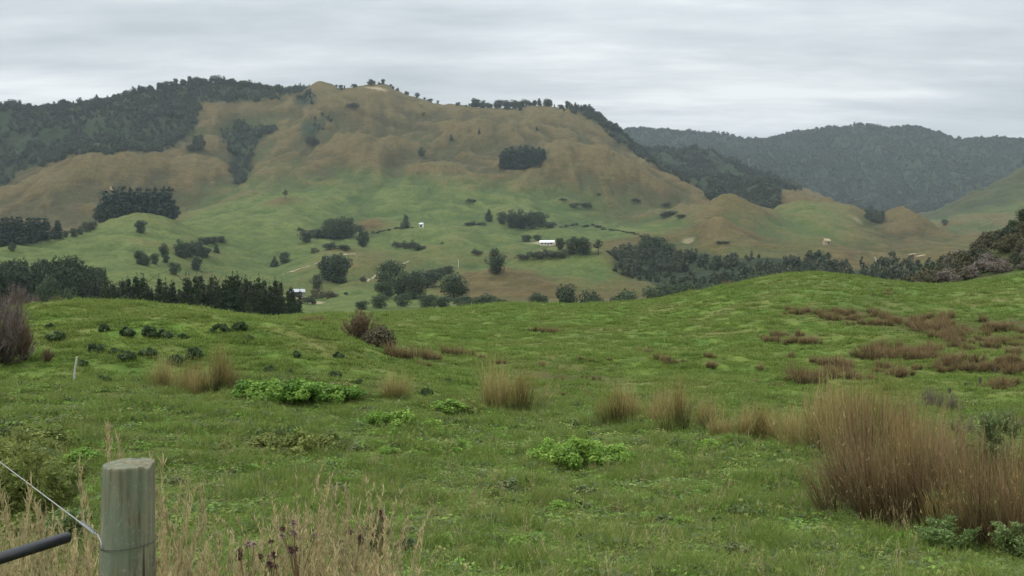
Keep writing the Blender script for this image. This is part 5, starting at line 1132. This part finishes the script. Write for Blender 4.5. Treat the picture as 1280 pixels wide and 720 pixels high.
for i in range(46):
    px, py = rng.uniform(60, 1030), rng.uniform(545, 712)
    if px < 330 and py > 610: continue
    weed(px, py, rng.uniform(8, 22)*(.6+.5*(py-540)/170), rng.choice(['weed', 'yweed', 'thistlemat', 'fern']), 'small leafy weed tuft growing in the foreground pasture', rng.uniform(1., 1.6), group='small weed tufts in the pasture')
# ------------------------------------------------------------------ grass
def clump(n, rad, h0, h1, w_, lean, curve, seed, mat='grass', segs=3):
    r_ = np.random.default_rng(seed); a = r_.uniform(0, 6.28, n); rr = rad*np.sqrt(r_.random(n))
    base = np.stack([rr*np.cos(a), rr*np.sin(a), np.full(n, -.015)], -1)
    return blades('grass_tuft', base, r_.uniform(0, 6.28, n), np.abs(r_.normal(0, lean, n)), r_.uniform(h0, h1, n), w_*r_.uniform(.6, 1.3, n), r_.normal(curve, .4, n), np.clip(r_.normal(.4, .22, n), 0, 1), mat, segs)
def clover(seed, mat, n=40, rad=.13, size=.035, hz_=.05):
    r_ = np.random.default_rng(seed); a = r_.uniform(0, 6.28, n); rr = rad*np.sqrt(r_.random(n))
    P = np.stack([rr*np.cos(a), rr*np.sin(a), r_.uniform(.01, hz_, n)], -1); N = unit(np.stack([r_.normal(0, .4, n), r_.normal(0, .4, n), np.ones(n)], -1))
    return leaf_mesh('ground_weed', P, N, size, M[mat], r_.random(n), 1.3, .2, r_)
near_tufts = proto_coll('near_tufts', [clump(44, .13, .05, .15, .0055, .5, .6, s_) for s_ in range(5)] + [clump(40, .11, .10, .24, .006, .4, .7, 10+s_) for s_ in range(3)] + [clover(30+s_, 'yweed' if s_ == 1 else 'weed') for s_ in range(3)] + [clover(40, 'thistle', 20, .11, .042, .09), clover(41, 'darkweed', 22, .11, .040, .06)] + [clump(14, .12, .08, .26, .004, .6, .5, 20, 'straw'), clump(24, .14, .06, .18, .005, .7, .6, 23, 'straw'), clump(50, .15, .12, .28, .006, .5, .9, 21)])
far_tufts = proto_coll('far_tufts', [clump(46, .16, .06, .17, .016, .5, .6, 60+s_) for s_ in range(5)])
def field_points(r0, r1, n, half=.62):
    th = rng.uniform(-half, half, n); r = np.sqrt(rng.uniform(r0*r0, r1*r1, n)); x, y = r*np.sin(th), r*np.cos(th)
    return x, y, r
xs, ys, sc, sz = [], [], [], []
for r0, r1, per, s0 in [(2.2, 4.5, 170, 1.0), (4.5, 9, 230, 1.0), (9, 16, 130, 1.15), (16, 28, 60, 1.5)]:
    ha = .95 if r1 < 17 else .8
    n = int(ha*(r1*r1-r0*r0)*per); x, y, r = field_points(r0, r1, n, ha)
    big = np.clip(.72 + 1.0*fbm(x/1.3, y/1.1, 3, 91), .28, 2.2); xs.append(x); ys.append(y); sc.append(s0*rng.uniform(.75, 1.25, n)); sz.append(s0*big*rng.uniform(.7, 1.2, n))
x, y = np.concatenate(xs), np.concatenate(ys); s = np.concatenate(sc); h = np.concatenate(sz)
scatter('grass', np.stack([x, y, ground_many(x, y)], -1), rng.uniform(0, 6.28, len(x)), np.stack([s, s, h], -1), near_tufts, 'lush green pasture grass with clover in the foreground', 'grass', rng.normal(0, .12, (len(x), 2)))
print('near grass', len(x))
xs, ys, sc, sz = [], [], [], []
for r0, r1, per, s0 in [(26, 45, 22, 1.7), (45, 80, 8, 2.3), (80, 132, 3.6, 3.0)]:
    n = int(.72*(r1*r1-r0*r0)*per); x, y, r = field_points(r0, r1, n, .72)
    f = fbm(x/1.7, y/1.9, 3, 92); keep = rng.random(n) < np.clip(.6 + .7*f, .15, 1)*(1-.6*patch_mask(640+F*x/y, 360-F*(ground_many(x, y)-EYE)/y)); x, y, f = x[keep], y[keep], f[keep]
    xs.append(x); ys.append(y); sc.append(s0*rng.uniform(.7, 1.3, len(x))); sz.append(s0*np.clip(.45+.9*np.maximum(f, 0), .3, 1.2)*rng.uniform(.6, 1.1, len(x)))
x, y = np.concatenate(xs), np.concatenate(ys); s = np.concatenate(sc); h = np.concatenate(sz)
scatter('grass', np.stack([x, y, ground_many(x, y)], -1), rng.uniform(0, 6.28, len(x)), np.stack([s, s, h], -1), far_tufts, 'tufty grazed grass over the knoll and the slope to the crest', 'grass', rng.normal(0, .12, (len(x), 2)))
print('far grass', len(x))
# tall dry seeding grass along the fence
def stalks(seed, n=7, rad=.10):
    r_ = np.random.default_rng(seed); sets = []
    a = r_.uniform(0, 6.28, n); rr = rad*np.sqrt(r_.random(n)); base = np.stack([rr*np.cos(a), rr*np.sin(a), np.full(n, -.02)], -1)
    az = r_.uniform(0, 6.28, n); ln = np.abs(r_.normal(0, .16, n)); L = r_.uniform(.6, 1., n); cv = r_.normal(.1, .22, n); t = r_.random(n)
    sets.append(blades(None, base, az, ln, L, np.full(n, .0050), cv, t, 'straw', 5))
    for i in range(n):       # seed head: short spikelets hugging the top of the stalk
        m = 26; u_ = r_.uniform(.74, 1., m); aa = ln[i]+cv[i]*u_*.62; l = L[i]*u_
        hb = base[i] + np.stack([np.sin(aa)*math.cos(az[i])*l, np.sin(aa)*math.sin(az[i])*l, np.cos(aa)*l], -1)
        v, q, A = blades(None, hb, r_.uniform(0, 6.28, m), r_.uniform(.15, .6, m)+aa*.4, r_.uniform(.018, .045, m), np.full(m, .007), r_.normal(0, .3, m), np.full(m, t[i]), 'straw', 2)
        A['along'] = .75+.25*A['along']; sets.append((v, q, A))
    m = 26; a2 = r_.uniform(0, 6.28, m); b2 = np.stack([rad*1.2*np.cos(a2)*r_.random(m), rad*1.2*np.sin(a2)*r_.random(m), np.full(m, -.02)], -1)
    v, q, A = blades(None, b2, r_.uniform(0, 6.28, m), np.abs(r_.normal(.2, .3, m)), r_.uniform(.2, .6, m), np.full(m, .006), r_.normal(.5, .5, m), r_.random(m), 'straw', 4)
    A['along'] = A['along']*.7; sets.append((v, q, A))
    return merge_blades('dry_stalk', sets, 'straw')
dry = proto_coll('dry_stalks', [stalks(70+s_) for s_ in range(7)])
px = np.concatenate([rng.uniform(-60, 545, 56), rng.uniform(-60, 330, 40), rng.uniform(190, 300, 22), rng.uniform(330, 520, 34)]); r = np.concatenate([rng.uniform(3.0, 4.6, 56), rng.uniform(2.9, 4.2, 40), rng.uniform(2.9, 3.9, 22), rng.uniform(3.3, 4.6, 34)])
th = np.arctan((px-640)/F); x, y = r*np.sin(th), r*np.cos(th)
top = 656 + 22*np.sin(px/37.) + rng.normal(0, 34, len(px)); top = np.where(px < 120, top+14, top) + np.where((px > 300) & (px < 340), 22, 0) + np.clip((px-500), 0, 60)*.8 
top = np.where(rng.random(len(px)) < .07, top-55, top)
zg = ground_many(x, y); hh = np.clip(EYE - (top-360)/F*y - zg, .25, 1.25)
pin = [(150, 528, 3.3), (186, 548, 3.2), (226, 572, 3.3), (248, 592, 3.3), (62, 580, 3.2), (200, 612, 3.0), (112, 618, 3.1), (402, 640, 3.9), (458, 612, 4.2), (500, 622, 4.2), (258, 600, 3.5), (290, 610, 3.6), (245, 632, 3.2), (90, 633, 3.0)]
scatter('dry_grass', np.stack([x, y, zg], -1), rng.uniform(0, 6.28, len(x)), np.stack([np.full(len(x), .85), np.full(len(x), .85), hh], -1), dry, 'tall straw coloured seeding grass along the fence at the bottom left', 'dry grass')
n = 300; x, y, r = field_points(4.6, 17, n); hh = rng.uniform(.18, .46, n); m_ = 34; th = np.arctan((rng.uniform(-80, 95, m_)-640)/F); r = rng.uniform(4.4, 7.5, m_); x = np.concatenate([x, r*np.sin(th)]); y = np.concatenate([y, r*np.cos(th)]); hh = np.concatenate([hh, rng.uniform(.35, .75, m_)]); n += m_
scatter('dry_grass', np.stack([x, y, ground_many(x, y)], -1), rng.uniform(0, 6.28, n), np.stack([hh*1.3, hh*1.3, hh], -1), dry, 'thin pale dry stalks scattered through the green pasture', 'dry grass')
# single seeding stalks that stand clear of the rest
def one_stalk(seed):
    r_ = np.random.default_rng(seed); sets = []; base = np.zeros((1, 3)); az = r_.uniform(2.4, 3.8, 1); ln = np.array([r_.uniform(.02, .10)]); L = np.array([1.0]); cv = np.array([r_.uniform(.1, .35)])
    sets.append(blades(None, base, az, ln, L, np.array([.0055]), cv, np.array([.4]), 'straw', 8))
    m = 46; u_ = r_.uniform(.82, 1., m); aa = ln+cv*u_*.55; l = u_
    hb = np.stack([np.sin(aa)*math.cos(az[0])*l, np.sin(aa)*math.sin(az[0])*l, np.cos(aa)*l], -1)
    v, q, A = blades(None, hb, r_.uniform(0, 6.28, m), r_.uniform(.1, .5, m)+aa, r_.uniform(.02, .04, m), np.full(m, .007), r_.normal(0, .2, m), np.full(m, .4), 'straw', 2)
    A['along'] = .75+.25*A['along']; sets.append((v, q, A)); return merge_blades('grass_stalk', sets, 'straw')
OS = [one_stalk(s_) for s_ in range(4)]
LB = ['bent dry seed stalk rising left above the post top', 'dry seed stalk right behind the post top', 'slim dry seed stalk right of the post', 'reddish dry seed stalk, second to the right of the post', 'pale bent seed stalk above the wire', 'dark bent seed stalk touching the right side of the post', 'dry stalk between the wire twist and the post', 'dry stalk among the burr heads', 'thin tall stalk at the right end of the dry grass, left one', 'thin tall stalk at the right end of the dry grass, right one', 'straw stalk among those right of the post', 'straw stalk furthest from the post in its group', 'stout stalk low beside the post', 'pale stalk curling over the pipe end']
for (px, topy, r), lb in zip(pin, LB):
    p = ground(px, r); h = EYE - (topy-360)/F*p.y - p.z
    o = link('grass_stalk', OS[int(rng.integers(4))]); o.location = p; o.scale = (1, 1, h); o.rotation_euler = (0, 0, rng.uniform(-.6, .6)); tag(o, lb, 'grass stalk')
# dried thistles with burr heads
M['burr'] = plain_mat('pale_burr_fluff', (.36, .27, .23), .9, .1, .3, 60); M['burrdark'] = plain_mat('dark_burr', (.13, .075, .065), .9, .1, .3, 60); M['drystem'] = plain_mat('dry_thistle_stem', (.20, .15, .08), .85, .1)
def burr_head(r, fluffy, r_):
    P = unit(r_.normal(0, 1, (70, 3)))*r*r_.uniform(.7, 1.1, (70, 1)); V = []; Fc = []
    for q in P:
        a = unit(np.cross(q, r_.normal(0, 1, 3)))*r*.28; b = len(V); V += [q*.3-a, q*.3+a, q*1.05]; Fc.append((b, b+1, b+2))
    return V, Fc
for px, topy, r, n, lab in [(372, 652, 3.7, 9, 'dried thistle with a bunch of pale pinkish burr heads'), (340, 680, 3.5, 6, 'low dried thistle with dark burr heads at the bottom left'), (442, 662, 3.9, 6, 'dried thistle with small dark purple heads'), (474, 632, 4.1, 4, 'tall dried stalk with orange brown heads'), (312, 668, 3.4, 5, 'dried thistle with dark heads left of the pale burrs')]:
    p = ground(px, r); h = EYE - (topy-360)/F*p.y - p.z; r_ = np.random.default_rng(int(px))
    o = tag(empty('dried_thistle', p, 0), lab, 'thistle'); st = []
    for i in range(n):
        a = r_.uniform(0, 6.28); l = r_.uniform(.01, .075); hz_ = h*r_.uniform(.84, 1.); tip = np.array([math.cos(a)*l, math.sin(a)*l, hz_]); m_ = np.array([0, 0, h*r_.uniform(.55, .75)])
        st.append(tube([m_, (m_+tip)/2 + [0, 0, .01], tip], [.003, .0026, .002], 5))
        V, Fc = burr_head(r_.uniform(.011, .019), True, r_); V2, L2, S2 = join([(V, Fc)]); hm_ = np_mesh('flower_head', V2, L2, S2, M['burr' if (i % 3 and 'pale' in lab) else 'burrdark'])
        q = link('flower_head', hm_, o); q.location = tip
    st.append(tube([(0, 0, -.02), (.006, 0, h*.4), (0, 0, h*.78)], [.005, .004, .003], 6))
    V2, L2, S2 = join(st); link('stem', np_mesh('stem', V2, L2, S2, M['drystem']), o)

# ------------------------------------------------------------------ fence post, wire and pipe
def post_mat():
    m, k, out = new_mat('weathered_treated_pine')
    tc = k.n('ShaderNodeTexCoord').outputs['Object']
    gr = k.noise(tc, 55, 6, .7, (1, 1, .06)); bl = k.noise(tc, 9, 6, .65, (1, 1, .55)); sp = k.noise(tc, 90, 3, .6)
    c = k.ramp(gr, [(.32, (.080, .068, .040)), (.5, (.160, .146, .094)), (.68, (.235, .222, .155))])
    c = k.mix(k.remap(bl, .45, .62, 0, .75), c, (.115, .150, .105)); c = k.mix(k.remap(bl, .30, .44, .75, 0), c, (.070, .055, .036)); c = k.mix(k.remap(sp, .6, .7, 0, .5), c, (.26, .27, .21))
    wv = k.noise(tc, 22, 2, .4, (1, 1, .03)); crack = k.remap(wv, .685, .70, 0, .8); c = k.mix(crack, c, (.02, .017, .012))
    bp = k.n('ShaderNodeBump'); bp.inputs['Strength'].default_value = .3; bp.inputs['Distance'].default_value = .004; k.l(k.math('SUBTRACT', gr, crack), bp.inputs['Height'])
    b = principled(k, c, .9, .15, bp.outputs[0]); k.l(b.outputs[0], out.inputs[0]); return m
M['post'] = post_mat()
M['wire'] = plain_mat('galvanised_wire', (.30, .31, .30), .55, .4, .25, 80, .3); M['oldwire'] = plain_mat('dull_old_wire', (.075, .07, .06), .7, .3, .25, 80); M['pipe'] = plain_mat('black_plastic_pipe', (.016, .018, .022), .35, .5, .3, 30)
def fence_post(p, h, r, label, seed, tilt=(0, 0)):
    r_ = np.random.default_rng(seed); n = 56; V = []; Fc = []
    zs = [-.5] + list(np.linspace(0, h-.010, 26)) + [h-.003, h, h, h-.001, h-.002]
    rad = [r*1.3] + list(np.linspace(r*1.30, r, 26)) + [r*.99, r*.965, r*.96, r*.35, .004]
    for z, q in zip(zs, rad):
        for k_ in range(n):
            a = 2*math.pi*k_/n; w_ = 1+.012*math.sin(2*a+1)+.008*math.sin(5*a+z*3)
            top = .004*math.cos(a-1.2)*(q/r) if z > h-.02 else 0
            notch = -.012*max(0, 1-abs(((a+.35+math.pi) % (2*math.pi))-math.pi)/.28)*(z > h-.02)*(q > r*.6)
            V.append((q*w_*math.cos(a), q*w_*math.sin(a), z+top+notch))
    for i in range(len(zs)-1):
        for k_ in range(n): Fc.append((i*n+k_, i*n+(k_+1) % n, (i+1)*n+(k_+1) % n, (i+1)*n+k_))
    Fc.append(tuple((len(zs)-1)*n+k_ for k_ in range(n)))
    V2, L2, S2 = join([(V, Fc)]); o = link('fence_post', np_mesh('fence_post', V2, L2, S2, M['post'], None, True)); o.data.polygons.foreach_set('use_smooth', np.array([p_.normal.z < .6 for p_ in o.data.polygons])); o.location = p; o.rotation_euler = (tilt[0], tilt[1], 0); return tag(o, label, 'fence post')
def pt(px, py, y): return np.array([(px-640)/F*y, y, EYE-(py-360)/F*y])
pc = pt(160, 577, 2.55); gz = float(ground_many(np.array([pc[0]]), np.array([pc[1]]))[0])
fp = fence_post((pc[0]-.012, pc[1], gz), pc[2]-gz-.004, .0695, 'round weathered greenish timber fence post in the near left corner', 3, (0, math.radians(.7)))
a0 = pt(121, 668, 2.55); dirw = unit(pt(0, 572, 3.7) - a0)
L_end = a0 + dirw*4.3
far_p = (L_end[0], L_end[1]+.05, float(ground_many(np.array([L_end[0]]), np.array([L_end[1]]))[0]))
fence_post(far_p, 1.25, .07, 'next timber fence post of the same fence, beyond the left edge', 5)
wm = []
wm.append(tube([a0 + dirw*.0, a0 + dirw*.2 + [0, 0, -.004], a0 + dirw*1.4 + [0, 0, -.018], a0 + dirw*2.8 + [0, 0, -.016], L_end], .0019, 6))
hel = [a0 + dirw*(.015+.16*i/90) + 0.005*(math.cos(i*.75)*np.array([0, 0, 1.]) + math.sin(i*.75)*unit(np.cross(dirw, [0, 0, 1.]))) for i in range(91)]; wm.append(tube(hel, .0017, 5))
zb_ = EYE - (688-360)/F*2.47
ring = lambda z, r_: [np.array([pc[0]+.002+r_*math.cos(t), 2.55+r_*math.sin(t), z+.006*math.cos(t)]) for t in np.linspace(0, 2*math.pi, 49)]
V2, L2, S2 = join(wm + [tube([pt(122, 668, 2.53), pt(126, 676, 2.50), pt(128, 686, 2.49)], .0022, 5)])
fw = tag(link('fence_wire', np_mesh('fence_wire', V2, L2, S2, M['wire'], None, True)), 'thin galvanised wire twisted onto the post and running off to the left', 'wire')
V2, L2, S2 = join([tube(ring(zb_, .0775), .0014, 6, False)]); link('wire_loop', np_mesh('wire_loop', V2, L2, S2, M['oldwire'], None, True), fw)
t0_, t1_ = pt(86, 671, 2.6), pt(0, 698, 2.45); dp = unit(t1_-t0_); end = t1_ + (t1_-t0_)*5
def pipe():
    R_, r_ = .0165, .0135; n = 20; out = []
    V, Fc = tube([t0_, t0_+dp*.004, t0_+dp*.25, end], [R_*.93, R_, R_, R_], n, False); m = len(V)
    Vi, Fi = tube([t0_, t0_+dp*.09], [r_, r_], n, False); V += Vi; Fc += [tuple(i+m for i in f[::-1]) for f in Fi]
    for k_ in range(n): Fc.append((k_, m+k_, m+(k_+1) % n, (k_+1) % n))
    Fc.append(tuple(m+n+k_ for k_ in range(n)))
    return V, Fc
V2, L2, S2 = join([pipe()]); tag(link('plastic_pipe', np_mesh('plastic_pipe', V2, L2, S2, M['pipe'], None, True)), 'black plastic pipe poking in from the left edge towards the post', 'pipe')
ez = float(ground_many(np.array([end[0]]), np.array([end[1]]))[0]); fence_post((end[0]-.06, end[1]-.05, ez), float(end[2])-ez+.15, .06, 'timber post holding the black pipe, outside the left edge', 8)
